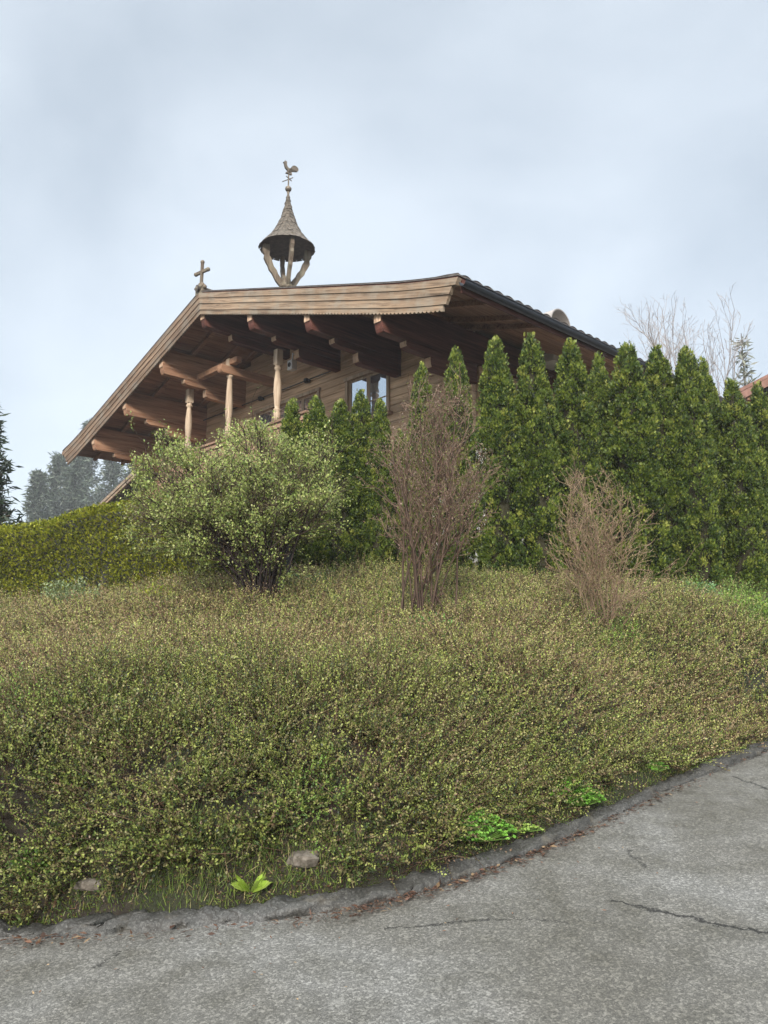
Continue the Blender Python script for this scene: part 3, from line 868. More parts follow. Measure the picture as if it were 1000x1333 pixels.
# ------------------------------------------------------------------ planting
def ground_cover():
    n0 = 450000
    y = 3.8 + 9.6 * rng.random(n0) ** 1.25
    x = (rng.random(n0) * 2 - 1) * (.62 * y + 2.1)
    far_ = np.abs(x) > .60 * y + .35
    d = y - kerb_y(x)
    dens = np.clip(.58 + .42 * noise2(x, y, 8, 2) + .42 * noise2(x, y, 17, 0), .16, 1) * np.clip(8.5 / y, .55, 1.0) * np.where(far_, .5, 1)
    edge = .12 + .03 * noise2(x, y * 0, 3, 1) + .07 * np.exp(-((x + .85) / .5) ** 2)
    for xw, ww, aw in ((.52, .20, .17), (1.30, .15, .15), (2.10, .10, .10), (-.71, .08, .12), (-.43, .14, .14), (-1.52, .10, .10), (1.0, .12, .06)): edge = edge + aw * np.exp(-((x - xw) / ww) ** 2)
    hole = (noise2(x, d * 1.6, 5.5, 1) > .50) & (d < .75) & (rng.random(n0) < .85)
    keep = (d > edge) & ~hole & (rng.random(n0) < dens) & (y < 12.6 + .2 * noise2(x, y, 2, 0))
    x, y, d, edge, far_ = x[keep], y[keep], d[keep], edge[keep], far_[keep]
    n = len(x)
    e = .06
    gz = ground_z(x, y); gx = (cover_top(x + e, y) - cover_top(x - e, y)) / (2 * e); gy = (cover_top(x, y + e) - cover_top(x, y - e)) / (2 * e)
    nrm = unit(np.stack([-gx, -gy, np.ones(n)], 1))
    base = np.stack([x, y, gz], 1)
    want = np.maximum(cover_top(x, y) - gz, .15 + .05 * noise2(x, y, 9, 3))
    front = np.exp(-((d - edge) / .35) ** 2)          # the front edge hangs out over the soil
    dr = unit(nrm * .9 + rng.normal(0, .42, (n, 3)) + np.stack([np.zeros(n), -.5 * front - .1, .05 + .25 * front], 1))
    ln = (want * rng.uniform(.75, 1.35, n) + .03 + .10 * front * rng.random(n)) * np.where(rng.random(n) < .12, 1.4, 1)
    lf = 14
    reg = .5 + .5 * noise2(x, y, .9, 3)
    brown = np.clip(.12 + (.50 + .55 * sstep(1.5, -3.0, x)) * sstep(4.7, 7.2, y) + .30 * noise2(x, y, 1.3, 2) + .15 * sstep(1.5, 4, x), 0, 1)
    slope_shade = .96 + .34 * sstep(4.5, 6.8, y)  # shading put into the leaf colours: darker on the mound's front, lighter above
    lush = np.clip(sstep(3.6, 5.0, x) * sstep(8.6, 9.6, y) + .4 * (noise2(x, y, 1.9, 0) > 1.05), 0, 1)
    cols_g = np.array([(.26, .285, .075), (.155, .19, .044), (.062, .092, .021), (.19, .17, .075), (.020, .030, .011)])
    cols_b = np.array([(.32, .28, .12), (.26, .195, .105), (.18, .115, .07), (.24, .24, .08), (.045, .034, .02)])
    cols_l = np.array([(.17, .30, .05), (.12, .22, .04), (.22, .34, .07), (.10, .16, .04), (.05, .09, .02)])
    P, D, Nn, C, Ls = [], [], [], [], []
    bend = rng.normal(0, .35, (n, 3)); bend[:, 2] = -np.abs(bend[:, 2]) * .6 
    wb = rng.random(n); ci = rng.choice(5, n, p=[.20, .28, .25, .13, .14]); side0 = unit(np.cross(dr, nrm + rng.normal(0, .4, (n, 3))))
    for k in range(lf):
        t = .28 + .74 * (k + rng.random(n) * .6) / lf
        p = base + dr * (ln * t)[:, None] + bend * (ln * t * t * .45)[:, None]
        dd = unit(dr * .75 + side0 * (1.0 if k % 2 else -1.0) * .8 + rng.normal(0, .35, (n, 3)) + nrm * .2)
        nn = unit(nrm * .9 + rng.normal(0, .6, (n, 3)))
        flip = rng.random(n) < .10; ci = np.where(flip, rng.integers(0, 5, n), ci)
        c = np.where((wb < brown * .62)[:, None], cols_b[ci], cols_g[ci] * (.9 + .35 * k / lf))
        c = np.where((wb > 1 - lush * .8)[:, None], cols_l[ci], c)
        c = c * (1 + rng.normal(0, .13, (n, 1))) * slope_shade[:, None]
        sel = rng.random(n) < .9
        P.append(p[sel]); D.append(dd[sel]); Nn.append(nn[sel]); C.append(c[sel]); Ls.append((rng.uniform(.011, .020, n) * (1 + .06 * (y - 5).clip(0)) * np.where(far_, 1.4, 1))[sel])
    P, D, Nn, C, Ls = map(np.concatenate, (P, D, Nn, C, Ls))
    C = np.clip(C, .008, 1)
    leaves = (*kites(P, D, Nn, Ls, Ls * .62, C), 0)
    # bare twigs
    q = rng.random(n) < .55
    a = base[q]; m1 = a + dr[q] * (ln[q] * .5)[:, None] + bend[q] * (ln[q] * .11)[:, None]; m2 = a + dr[q] * (ln[q] * 1.02)[:, None] + bend[q] * (ln[q] * .46)[:, None]
    tc_ = palette(q.sum(), [(.10, .06, .04), (.20, .13, .085), (.06, .038, .028)], [3, 2, 2])
    tw1 = (*segs_mesh(a, m1, .0022, .0018, tc_), 1); tw2 = (*segs_mesh(m1, m2, .0018, .001, tc_), 1)
    o = nmesh('ground_cover', [leaves, tw1, tw2], [M['leaf'], M['bark']])
    tag(o, 'dense low creeping shrub carpet covering the mound above the kerb', 'ground cover', kind='stuff')
    print('cover sprigs', n, 'leaves', len(P))
ground_cover()

def chain(pts, radii, color, k=8):
    pts = np.array(pts, float); n = len(pts) - 1
    return (*segs_mesh(pts[:-1], pts[1:], np.array(radii[:-1]), np.array(radii[1:]), np.tile(np.array(color), (n, 1)), k), 1)

TH_COL = [(.045, .078, .014), (.10, .145, .022), (.19, .235, .036), (.28, .30, .06), (.018, .029, .009)]
def sprays(P, O_, size, cols, wts, up=.8, outw=.55, jit=.3, wd=.15, pick=None):
    """flat fan shaped sprays, seven fingers each"""
    n = len(P)
    Dm = unit(O_ * outw + np.array([[0, 0, up]]) + rng.normal(0, jit, (n, 3)))
    side = unit(np.cross(Dm, O_ + rng.normal(0, .5, (n, 3))))
    mixv = rng.uniform(-.6, .6, (n, 1))
    fan = unit(side * (1 - np.abs(mixv)) + O_ * mixv)
    nn = unit(np.cross(Dm, fan))
    size = np.broadcast_to(size, (n,)) * rng.uniform(.7, 1.3, n)
    ps, ds, ns, ls, cs = [], [], [], [], []
    cb = palette(n, cols, wts, .14)
    if pick is not None:
        same = rng.random(n) < .6; cb[same] = np.array(cols)[pick[same]] * (1 + rng.normal(0, .14, (same.sum(), 1)))
    for (t, a, l) in ((0, 0, 1), (.12, .62, .55), (.12, -.62, .55), (.42, .5, .46), (.42, -.5, .46)):
        d = unit(Dm * math.cos(a) + fan * math.sin(a) + rng.normal(0, .07, (n, 3)))
        ps.append(P + Dm * (size * t)[:, None]); ds.append(d); ns.append(nn); ls.append(size * l); cs.append(np.clip(cb * rng.uniform(.85, 1.2, (n, 1)), 0, 1))
    P_, D_, N_, L_, C_ = map(np.concatenate, (ps, ds, ns, ls, cs))
    return (*kites(P_, D_, N_, L_, np.repeat(size[None], 5, 0).ravel() * wd, C_, .12), 0)

def thuja_mesh(name, seed, Hh=3.4, Rr=.33, n=44000, wts=(3, 4, 2.4, 1.0, 2)):
    global rng
    keep = rng; rng = np.random.default_rng(seed)
    prof = lambda t: Rr * (np.clip((1 - t) * 2.3, 0, 1) ** .62) * (.86 + .14 * np.clip(t * 4, 0, 1)) + .015
    m = 620
    tcn = (np.arange(m) + rng.random(m)) / m; tcn = tcn[rng.random(m) < (prof(tcn) / Rr + .15)]; m = len(tcn)
    thc = rng.uniform(0, 2 * math.pi, m)
    rc = prof(tcn) * (1 + .12 * np.sin(3 * thc + seed + 5 * tcn) + .08 * np.sin(2 * thc - 21 * tcn + 2 * seed)) * rng.uniform(.72, 1.02, m)
    Cc = np.stack([np.cos(thc) * rc, np.sin(thc) * rc, tcn * Hh * .97], 1); Oc = np.stack([np.cos(thc), np.sin(thc), np.zeros(m)], 1)
    per = n // m; cs = rng.uniform(.055, .10, m)
    P0_ = np.repeat(Cc, per, 0); O0 = np.repeat(Oc, per, 0); sz = np.repeat(cs, per)[:, None]
    v = unit(rng.normal(size=(len(P0_), 3)) + O0 * .75 + [0, 0, .35]) * rng.random((len(P0_), 1)) ** .45
    P = P0_ + v * sz * [1, 1, 1.35] * np.clip(Rr and 1, 0, 1)
    O_ = unit(unit(v) * .8 + O0 * .5)
    # whole clumps differ a little in colour, old wood shows here and there
    cl = np.repeat(rng.choice(5, m, p=np.array([3, 4, 2.2, .5, 1.2]) / 10.9), per)
    blk = sprays(P, O_, .044, TH_COL, wts, up=.7, outw=.7, wd=.20, pick=cl)
    # leader tips
    m = 60; Pt = np.stack([rng.normal(0, .035, m), rng.normal(0, .035, m), Hh * rng.uniform(.93, 1.0, m)], 1)
    blk2 = sprays(Pt, unit(rng.normal(size=(m, 3)) * [1, 1, .1]), .075, TH_COL, (1, 3, 4, 3, 0), up=1.6, jit=.2, wd=.2)
    core = chain([(0, 0, .02), (0, 0, .3), (0, 0, Hh * .45), (0, 0, Hh * .7), (0, 0, Hh * .94)], [Rr * .5, Rr * .66, Rr * .66, Rr * .42, .02], (.035, .032, .018), 9)
    o = nmesh(name, [blk, blk2, core], [M['needle'], M['bark']])
    rng = keep
    return o
def trunk_obj(Hh, rad=.05, color=(.10, .07, .05)):
    return nmesh('trunk', [chain([(0, 0, -.15), (0, 0, Hh * .4), (0, 0, Hh * .9)], [rad, rad * .7, .012], color, 7)], [M['bark'], M['bark']], smooth=True)

templates = []
for sd_ in (3, 8, 21, 34):
    c = thuja_mesh('crown', sd_); t_ = trunk_obj(3.4)
    templates.append((c, t_))
used = set()
def put_tree(kind_name, tmpl, loc, sc, rz, tilt=(0, 0)):
    e = empty(kind_name, loc, rz)
    e.rotation_euler = (tilt[0], tilt[1], rz); e.scale = sc
    for o in tmpl:
        if id(o) not in used: q = o; used.add(id(o))
        else: q = o.copy(); col.objects.link(q)
        q.parent = e
    return e
ROW = [  # top px, top py, distance, width factor
    (590, 456, 11.6, .86), (645, 442, 11.2, 1.0), (692, 440, 11.3, 1.02), (741, 446, 11.5, 1.06), (779, 463, 11.9, .84), (816, 450, 11.5, 1.2),
    (853, 455, 11.7, 1.12), (890, 456, 11.6, 1.0), (914, 470, 12.2, .92), (955, 496, 12.0, 1.0), (986, 503, 12.3, .95), (1014, 512, 12.3, 1.0), (1052, 520, 12.5, 1.0), (1092, 524, 12.6, 1.0)]
TXT = ['leftmost full width conifer of the tall row, half behind the bare brown shrub', 'narrow pointed tall conifer below the end of the rake board', 'tall conifer with two pointed tips in front of the gutter',
       'broad round topped tall conifer, just left of the thin shorter one', 'thin shorter conifer squeezed behind two broad ones under the gutter end', 'tall pointed conifer where the gutter disappears behind the row',
       'tall blunt topped conifer directly below the left bare tree', 'tallest pointed conifer between the two bare trees', 'conifer half hidden behind its taller neighbour, below the right bare tree',
       'lower rounded conifer below the frosty larch', 'conifer in front of the red brown neighbouring roof', 'rightmost conifer cut by the photo edge', 'conifer beyond the right end of the photo', 'last conifer beyond the right end of the photo']
for i_, (px, py, Y, wf) in enumerate(ROW):
    top = at(px, py, Y)
    x, y = float(top[0]), float(Y)
    bz = float(ground_z(x, y)); hh = (top[2] - bz)
    e = put_tree('thuja', templates[i_ % 4], (x, y, bz), (wf * .92, wf * .92, hh / 3.38), 1.7 * i_, (0, random.uniform(-.012, .012)))
    tag(e, TXT[i_], 'conifer', 'tall columnar conifers in a row behind the mound')
LOW = [(521, 562, 11.9, .5), (381, 522, 11.6, .68), (411, 519, 11.4, .80), (443, 523, 11.5, .82), (470, 512, 11.8, .78), (495, 522, 11.6, .60), (549, 476, 11.3, .66)]
TXL = ['shortest conifer hidden behind the bare brown shrub, before the white lower wall', 'small leftmost conifer in front of the balcony end', 'small conifer with bright green tip, second beside the balcony end', 'small dark conifer left of the open window', 'small conifer directly under the window of the gable wall',
       'slimmest small conifer under the right edge of the window', 'slender pale conifer rising out of the bare brown shrub']
for i_, (px, py, Y, wf) in enumerate(LOW):
    top = at(px, py, Y); x, y = float(top[0]), float(Y); bz = float(ground_z(x, y)); hh = top[2] - bz
    e = put_tree('thuja', templates[(i_ + 2) % 4], (x, y, bz), (wf, wf, hh / 3.38), 2.3 * i_ + 1)
    tag(e, TXL[i_], 'conifer', 'shorter conifers in front of the gable wall')

# clipped hedge on the left
def hedge():
    blocks = []
    n = 95000
    a0 = np.array([-10.5, 12.2]); a1 = np.array([-1.35, 11.25])
    u = rng.random(n); face = rng.random(n)
    ax = (a1 - a0) / np.linalg.norm(a1 - a0); nv = np.array([ax[1], -ax[0]])   # nv points to the camera
    cx = a0[0] + (a1 - a0)[0] * u; cy = a0[1] + (a1 - a0)[1] * u
    th_ = .42
    xs_ = cx; zt0 = np.interp(xs_, [-10.5, -5.75, -5.2, -4.6, -4.1, -3.4, -1.3], [1.95, at(0, 688, 11.6)[2], at(40, 684, 11.5)[2], at(95, 668, 11.4)[2], at(130, 656, 11.4)[2], at(180, 652, 11.3)[2], at(190, 655, 11.3)[2]]) + .03 * noise2(xs_, xs_ * 0, 4, 1)
    gz_ = ground_z(cx, cy - .3) - .05
    v = rng.random(n)
    fr = face < .66; tp_ = (face >= .66) & (face < .9)
    round_ = lambda v: 1 - .25 * np.clip((v - .85) / .15, 0, 1) ** 2
    off = np.where(fr, th_ * round_(v), np.where(tp_, (rng.random(n) * 2 - 1) * th_ * .85, -th_))
    bulge = .05 * noise2(cx * 1.0, v * 1.6, 3.5, 2) - .03 * np.exp(-((cx + 5.28) / .10) ** 2) - .02 * np.exp(-((cx + 4.0) / .08) ** 2)
    off = off + np.where(fr, bulge, 0)
    z = np.where(tp_, zt0 + rng.normal(0, .02, n) - .10 * (np.abs(off) / th_) ** 3, gz_ + (zt0 - gz_) * v)
    P = np.stack([cx + nv[0] * off, cy + nv[1] * off, z], 1)
    O_ = np.where(tp_[:, None], np.array([[0, 0, 1.]]), np.where(fr[:, None], np.array([[nv[0], nv[1], 0]]), np.array([[-nv[0], -nv[1], 0]]))) + rng.normal(0, .3, (n, 3))
    hc = [(.17, .20, .018), (.28, .30, .028), (.40, .40, .045), (.06, .075, .012), (.15, .11, .04)]
    blk = sprays(P - O_ * .03, unit(O_), .046, hc, (3, 4, 2.4, 2, .5), up=.45, outw=.8, wd=.17)
    # woody inside
    m = 24; us = np.linspace(0, 1, m + 1); pts = [(a0[0] + (a1 - a0)[0] * q, a0[1] + (a1 - a0)[1] * q) for q in us]
    V = []; F = []
    for (qx, qy) in pts:
        g_ = float(ground_z(qx, qy)); zt_2 = float(np.interp(qx, [-10.5, -5.75, -4.1, -1.3], [1.95, at(0, 688, 11.6)[2], at(130, 656, 11.4)[2], at(190, 655, 11.3)[2]])) - .13
        for o_, z_ in ((th_ * .8, g_ - .2), (th_ * .8, zt_2 - .08), (th_ * .5, zt_2), (-th_ * .5, zt_2), (-th_ * .8, zt_2 - .08), (-th_ * .8, g_ - .2)):
            V.append((qx + nv[0] * o_, qy + nv[1] * o_, z_))
    for k in range(m):
        for j in range(5): F.append((k*6+j, k*6+j+1, (k+1)*6+j+1, (k+1)*6+j))
    F.append((0, 1, 2, 5)); F.append((2, 3, 4, 5)); b0 = m * 6; F.append((b0, b0+1, b0+2, b0+5)); F.append((b0+2, b0+3, b0+4, b0+5))
    V = np.array(V); core = (V, np.array(F), np.full((len(V), 3), .03), 1)
    o = nmesh('clipped_hedge', [blk, core], [M['needle'], M['bark']])
    tag(o, 'long clipped yellow green hedge at the left edge of the mound', 'hedge')
hedge()

# ---- shrubs grown branch by branch
def grow(stems, inside, rnd, levels, seglen):
    S = []; T = []
    def br(p, d, L_, r, lev, tgt=None):
        free = lev > 0 and rnd.random() < .10
        n = max(3, int(L_ / seglen[lev])); st = L_ / n
        for k in range(n):
            wob, up, prob, fl, ang = levels[lev]['wob'], levels[lev]['up'], levels[lev]['p'], levels[lev]['len'], levels[lev]['ang']
            d = (d + Vector((rnd.gauss(0, wob), rnd.gauss(0, wob), rnd.gauss(0, wob) + up))).normalized()
            if tgt is not None:
                w_ = (tgt - p)
                if w_.length > st: d = d.lerp(w_.normalized(), .10 + .35 * (k / n)).normalized()
            q = p + d * st
            if not inside(q) and not free and (lev > 0 or k > 6): break
            r2_ = r * (1 - .75 * (k + 1) / n) + .0012
            r1_ = r * (1 - .75 * k / n) + .0012
            S.append((tuple(p), tuple(q), r1_, r2_, lev)); T.append((tuple(q), tuple(d), lev, (k + 1) / n))
            p = q
            if lev < len(levels) - 1 and k >= levels[lev]['start'] * n:
                m_ = int(prob) + (1 if rnd.random() < prob - int(prob) else 0)
                for _ in range(m_):
                    ax_ = d.orthogonal().normalized(); ax_.rotate(Matrix.Rotation(rnd.uniform(0, 6.28), 3, d))
                    nd = (d * math.cos(ang) + ax_ * math.sin(ang) * rnd.uniform(.6, 1.2)).normalized()
                    br(p, nd, L_ * fl * rnd.uniform(.6, 1.25) * (1 - .35 * k / n), r2_ * levels[lev].get('rf', .75), lev + 1)
    for s_ in stems:
        p, d, L_, r = s_[:4]
        br(Vector(p), Vector(d).normalized(), L_, r, 0, Vector(s_[4]) if len(s_) > 4 else None)
    return S, T
def shrub_blocks(S, colors, k=4):
    A = np.array([s[0] for s in S]); B = np.array([s[1] for s in S]); ra = np.array([s[2] for s in S]); rb = np.array([s[3] for s in S]); lv = np.array([s[4] for s in S])
    C = np.array(colors)[np.minimum(lv, len(colors) - 1)] * (1 + rng.normal(0, .15, (len(S), 1)))
    return (*segs_mesh(A, B, ra, rb, np.clip(C, .003, 1), k), 0)
def leaf_cluster(T, minlev, per, size, cols, wts, spread, ratio=.55, drop=.0, upn=.6, gap=0):
    P0_ = np.array([t[0] for t in T if t[2] >= minlev]); D0 = np.array([t[1] for t in T if t[2] >= minlev])
    P0_ = np.repeat(P0_, per, 0); D0 = np.repeat(D0, per, 0); n = len(P0_)
    gp = np.sin(P0_[:, 0] * 9 + 2 * np.sin(P0_[:, 2] * 7)) + np.sin(P0_[:, 2] * 11 + 3 * P0_[:, 0]) + np.sin(P0_[:, 1] * 10 + P0_[:, 0] * 6)
    q = rng.random(n) > np.clip(drop + gap * sstep(.3, 1.6, gp), 0, .95); P0_ = P0_[q]; D0 = D0[q]; n = len(P0_)
    P = P0_ + rng.normal(0, spread, (n, 3)); D = unit(D0 * .7 + rng.normal(0, .7, (n, 3)) + [0, 0, .25])
    Nn = unit(rng.normal(0, .7, (n, 3)) + [0, 0, upn])
    Ls = rng.uniform(size * .65, size * 1.35, n)
    return (*kites(P, D, Nn, Ls, Ls * ratio, palette(n, cols, wts, .15)), 0)

def in_blob(blobs):
    def f(p):
        for c, r in blobs:
            if ((p[0]-c[0])/r[0])**2 + ((p[1]-c[1])/r[1])**2 + ((p[2]-c[2])/r[2])**2 < 1: return True
        return False
    return f

# big pale green shrub
rnd = random.Random(5)
Y0 = 9.0; bx = at(342, 765, Y0); bz0 = float(ground_z(bx[0], Y0)); sh = empty('leafy_shrub', (float(bx[0]), Y0, bz0))
tag(sh, 'large spreading shrub with fresh pale green leaves and dark stems', 'shrub')
def rel(px, py, Y=Y0): q = at(px, py, Y); return (q[0] - bx[0], Y - Y0, q[2] - bz0)
u_ = Y0 / FPX * 1.02
blobs = [(rel(312, 655), (130 * u_, 1.0, 92 * u_)), (rel(245, 668), (82 * u_, .85, 82 * u_)), (rel(395, 650), (66 * u_, .8, 84 * u_)), (rel(345, 735), (55 * u_, .5, 60 * u_)), (rel(325, 600), (70 * u_, .7, 52 * u_)), (rel(212, 590), (16 * u_, .2, 40 * u_)), (rel(243, 575), (14 * u_, .2, 32 * u_)), (rel(425, 590), (20 * u_, .3, 40 * u_)), (rel(190, 640), (30 * u_, .4, 50 * u_))]
def blob_targets(blobs, wts, n, shell=.55):
    out_ = []
    for k in range(n):
        c, r = rnd.choices(blobs, wts)[0]
        v = Vector((rnd.gauss(0, 1), rnd.gauss(0, 1), rnd.gauss(.25, 1))).normalized() * rnd.uniform(shell, .98)
        out_.append((c[0] + r[0] * v.x, c[1] + r[1] * v.y, max(.12, c[2] + r[2] * v.z)))
    return out_
stems = []
for t_ in blob_targets(blobs, (4, 4, 3, 1, 3, 1, 1, 1, 1.5), 50, .45):
    a = rnd.uniform(0, 6.28); ln = Vector(t_).length
    stems.append(((.14 * math.cos(a) * rnd.random(), .14 * math.sin(a) * rnd.random(), -.05), (t_[0] * .45, t_[1] * .45, .9 * ln), ln * 1.12, rnd.uniform(.010, .018), t_))
lv = [dict(wob=.09, up=.0, p=1.3, len=.34, ang=.75, start=.30, rf=.6), dict(wob=.16, up=.03, p=1.5, len=.42, ang=.8, start=.10, rf=.6), dict(wob=.2, up=.05, p=0, len=.4, ang=.7, start=0)]
S, T = grow(stems, in_blob(blobs), rnd, lv, [.12, .085, .055])
print('green shrub', len(S))
nmesh('branches', [shrub_blocks(S, [(.030, .022, .020), (.055, .04, .032), (.11, .085, .055)])], [M['bark']], sh)
GL = [(.33, .38, .11), (.23, .30, .075), (.42, .44, .18), (.12, .18, .05), (.27, .26, .11)]
lb = leaf_cluster(T, 1, 3, .030, GL, (4, 4, 2, 2, 1), .024, .6, drop=.2, gap=.9)
lb2 = leaf_cluster([t for t in T if t[2] >= 2], 2, 3, .028, GL, (4, 4, 3, 1, 1), .028, .6, drop=.15, gap=.9)
print('leaves', len(lb[1]) + len(lb2[1]))
nmesh('foliage', [lb, lb2], [M['leaf']], sh)

# bare brown shrub in the middle
rnd = random.Random(9)
Y1 = 8.0; bx1 = at(538, 790, Y1); bz1 = float(ground_z(bx1[0], Y1)); sh = empty('bare_shrub', (float(bx1[0]), Y1, bz1))
tag(sh, 'tall twiggy shrub with withered rose brown seed heads in the middle of the mound', 'shrub')
def rel1(px, py, Y=Y1): q = at(px, py, Y); return (q[0] - bx1[0], Y - Y1, q[2] - bz1)
u_ = Y1 / FPX * 1.03
blobs = [(rel1(556, 625), (80 * u_, .6, 118 * u_)), (rel1(503, 640), (50 * u_, .45, 104 * u_)), (rel1(615, 640), (55 * u_, .5, 92 * u_)), (rel1(540, 735), (60 * u_, .4, 75 * u_)), (rel1(588, 545), (42 * u_, .4, 58 * u_)), (rel1(548, 525), (20 * u_, .3, 48 * u_))]
stems = []
for t_ in blob_targets(blobs, (4, 3, 3.4, .6, 3, 1.5), 19, .4):
    a = rnd.uniform(0, 6.28); ln = Vector(t_).length
    stems.append(((rnd.choice((-.17, -.05, .06, .16, .36)) + .06 * math.cos(a), .12 * math.sin(a), -.05), (t_[0] * .75, t_[1] * .6, ln), ln * 1.1, rnd.uniform(.008, .017), t_))
lv = [dict(wob=.055, up=.04, p=1.2, len=.30, ang=.6, start=.22, rf=.5), dict(wob=.14, up=.06, p=1.4, len=.42, ang=.75, start=.15, rf=.5), dict(wob=.16, up=.06, p=0, len=.4, ang=.6, start=0)]
S, T = grow(stems, in_blob(blobs), rnd, lv, [.14, .085, .055])
print('brown shrub', len(S))
nmesh('branches', [shrub_blocks(S, [(.075, .05, .038), (.12, .08, .058), (.18, .125, .09)])], [M['bark']], sh)
BL = [(.18, .10, .078), (.29, .20, .155), (.09, .05, .04), (.18, .20, .06)]
nmesh('seed_heads', [leaf_cluster([t for t in T if t[3] > .2], 1, 3, .022, BL, (4, 2.5, 3, 3), .020, .45, .3)], [M['leaf']], sh)

# fan of tan stems on the right
rnd = random.Random(13)
Y2 = 8.3; bx2 = at(778, 806, Y2); bz2 = float(ground_z(bx2[0], Y2)); sh = empty('bare_shrub', (float(bx2[0]), Y2, bz2))
tag(sh, 'low fan of thin leafless tan stems on the right of the mound', 'shrub')
def rel2(px, py, Y=Y2): q = at(px, py, Y); return (q[0] - bx2[0], Y - Y2, q[2] - bz2)
u_ = Y2 / FPX * 1.03
blobs = [(rel2(790, 720), (78 * u_, .6, 80 * u_)), (rel2(745, 660), (22 * u_, .3, 72 * u_)), (rel2(788, 650), (24 * u_, .3, 55 * u_)), (rel2(835, 755), (62 * u_, .5, 50 * u_)), (rel2(780, 790), (45 * u_, .4, 40 * u_))]
stems = []
for t_ in blob_targets(blobs, (5, 3, 2, 6, 1), 44, .4):
    a = rnd.uniform(0, 6.28); ln = Vector(t_).length
    stems.append(((.13 * math.cos(a), .10 * math.sin(a), -.05), (t_[0] * .6, t_[1] * .6, ln), ln * 1.08, rnd.uniform(.0018, .0042), t_))
lv = [dict(wob=.07, up=.01, p=1.1, len=.32, ang=.65, start=.2, rf=.5), dict(wob=.14, up=.03, p=1.0, len=.38, ang=.6, start=.2), dict(wob=.16, up=.03, p=0, len=.4, ang=.6, start=0)]
S, T = grow(stems, in_blob(blobs), rnd, lv, [.12, .08, .05])
print('tan shrub', len(S))
nmesh('branches', [shrub_blocks(S, [(.20, .14, .095), (.22, .155, .10), (.25, .175, .12)])], [M['bark']], sh)
nmesh('buds', [leaf_cluster([t for t in T if t[3] > .3], 1, 2, .018, [(.30, .21, .13), (.20, .12, .085), (.20, .21, .07)], (3, 2, 2.5), .01, .45, .3)], [M['leaf']], sh)

# small leafy plants
def small_bush(name, px, py, Y, w_, h_, n, size, cols, wts, label, cat='plant'):
    p = at(px, py, Y); z = float(ground_z(p[0], Y)) ; top_ = float(cover_top(p[0], Y))
    e = empty(name, (float(p[0]), Y, z))
    S = []; rd = random.Random(int(px)); T = []
    for k in range(max(8, n // 60)):
        a = rd.uniform(0, 6.28); q = Vector((0, 0, 0)); d = Vector((math.cos(a) * rd.uniform(.1, w_ / h_ * .8), math.sin(a) * rd.uniform(.1, w_ / h_ * .6), 1)).normalized()
        L_ = (top_ - z) + h_ * rd.uniform(.6, 1.05)
        for j in range(8):
            d = (d + Vector((rd.gauss(0, .1), rd.gauss(0, .1), -.02))).normalized(); q2 = q + d * (L_ / 8); S.append((tuple(q), tuple(q2), .004, .003, 0)); T.append((tuple(q2), tuple(d), 1, j / 8)); q = q2
    nmesh('stems', [shrub_blocks(S, [(.10, .10, .05)])], [M['bark']], e)
    per = max(1, int(n / (len(T) * .72)))
    nmesh('foliage', [leaf_cluster([t for t in T if t[3] > .25], 1, per, size, cols, wts, .035, .6, .0, .8)], [M['leaf']], e)
    tag(e, label, cat)
small_bush('small_bush', 92, 768, 9.9, .42, .26, 1500, .032, [(.20, .26, .12), (.28, .32, .18), (.12, .17, .07)], (3, 2, 2), 'low pale grey green bush at the foot of the clipped hedge')
small_bush('small_bush', 203, 752, 9.6, .22, .14, 500, .036, [(.33, .35, .04), (.25, .30, .04), (.18, .22, .05)], (3, 2, 1), 'tiny bright yellow green bush between hedge and leafy shrub')
small_bush('small_bush', 400, 748, 10.0, .5, .14, 1200, .03, [(.10, .20, .07), (.16, .27, .12), (.24, .33, .22)], (3, 3, 1), 'bluish green low plants just right of the leafy shrub stems')
small_bush('small_bush', 565, 806, 7.5, .16, .08, 360, .030, [(.10, .26, .06), (.06, .14, .04), (.16, .32, .08)], (3, 2, 1), 'dark green weeds at the foot of the bare brown shrub')
small_bush('small_bush', 985, 805, 9.6, .55, .24, 2600, .036, [(.17, .28, .04), (.23, .33, .05), (.09, .16, .03)], (4, 3, 2), 'bright fresh green bush on the slope at the right edge')
small_bush('small_bush', 905, 770, 10.6, .5, .16, 1300, .03, [(.12, .26, .08), (.18, .33, .14), (.26, .38, .22)], (3, 2, 1), 'pale green low plants at the foot of the tall conifers')
small_bush('small_bush', 40, 1180, 4.25, .26, .12, 800, .020, [(.10, .20, .03), (.16, .28, .05), (.06, .12, .02)], (3, 2, 2), 'dark green leafy weed at the far left end of the kerb')

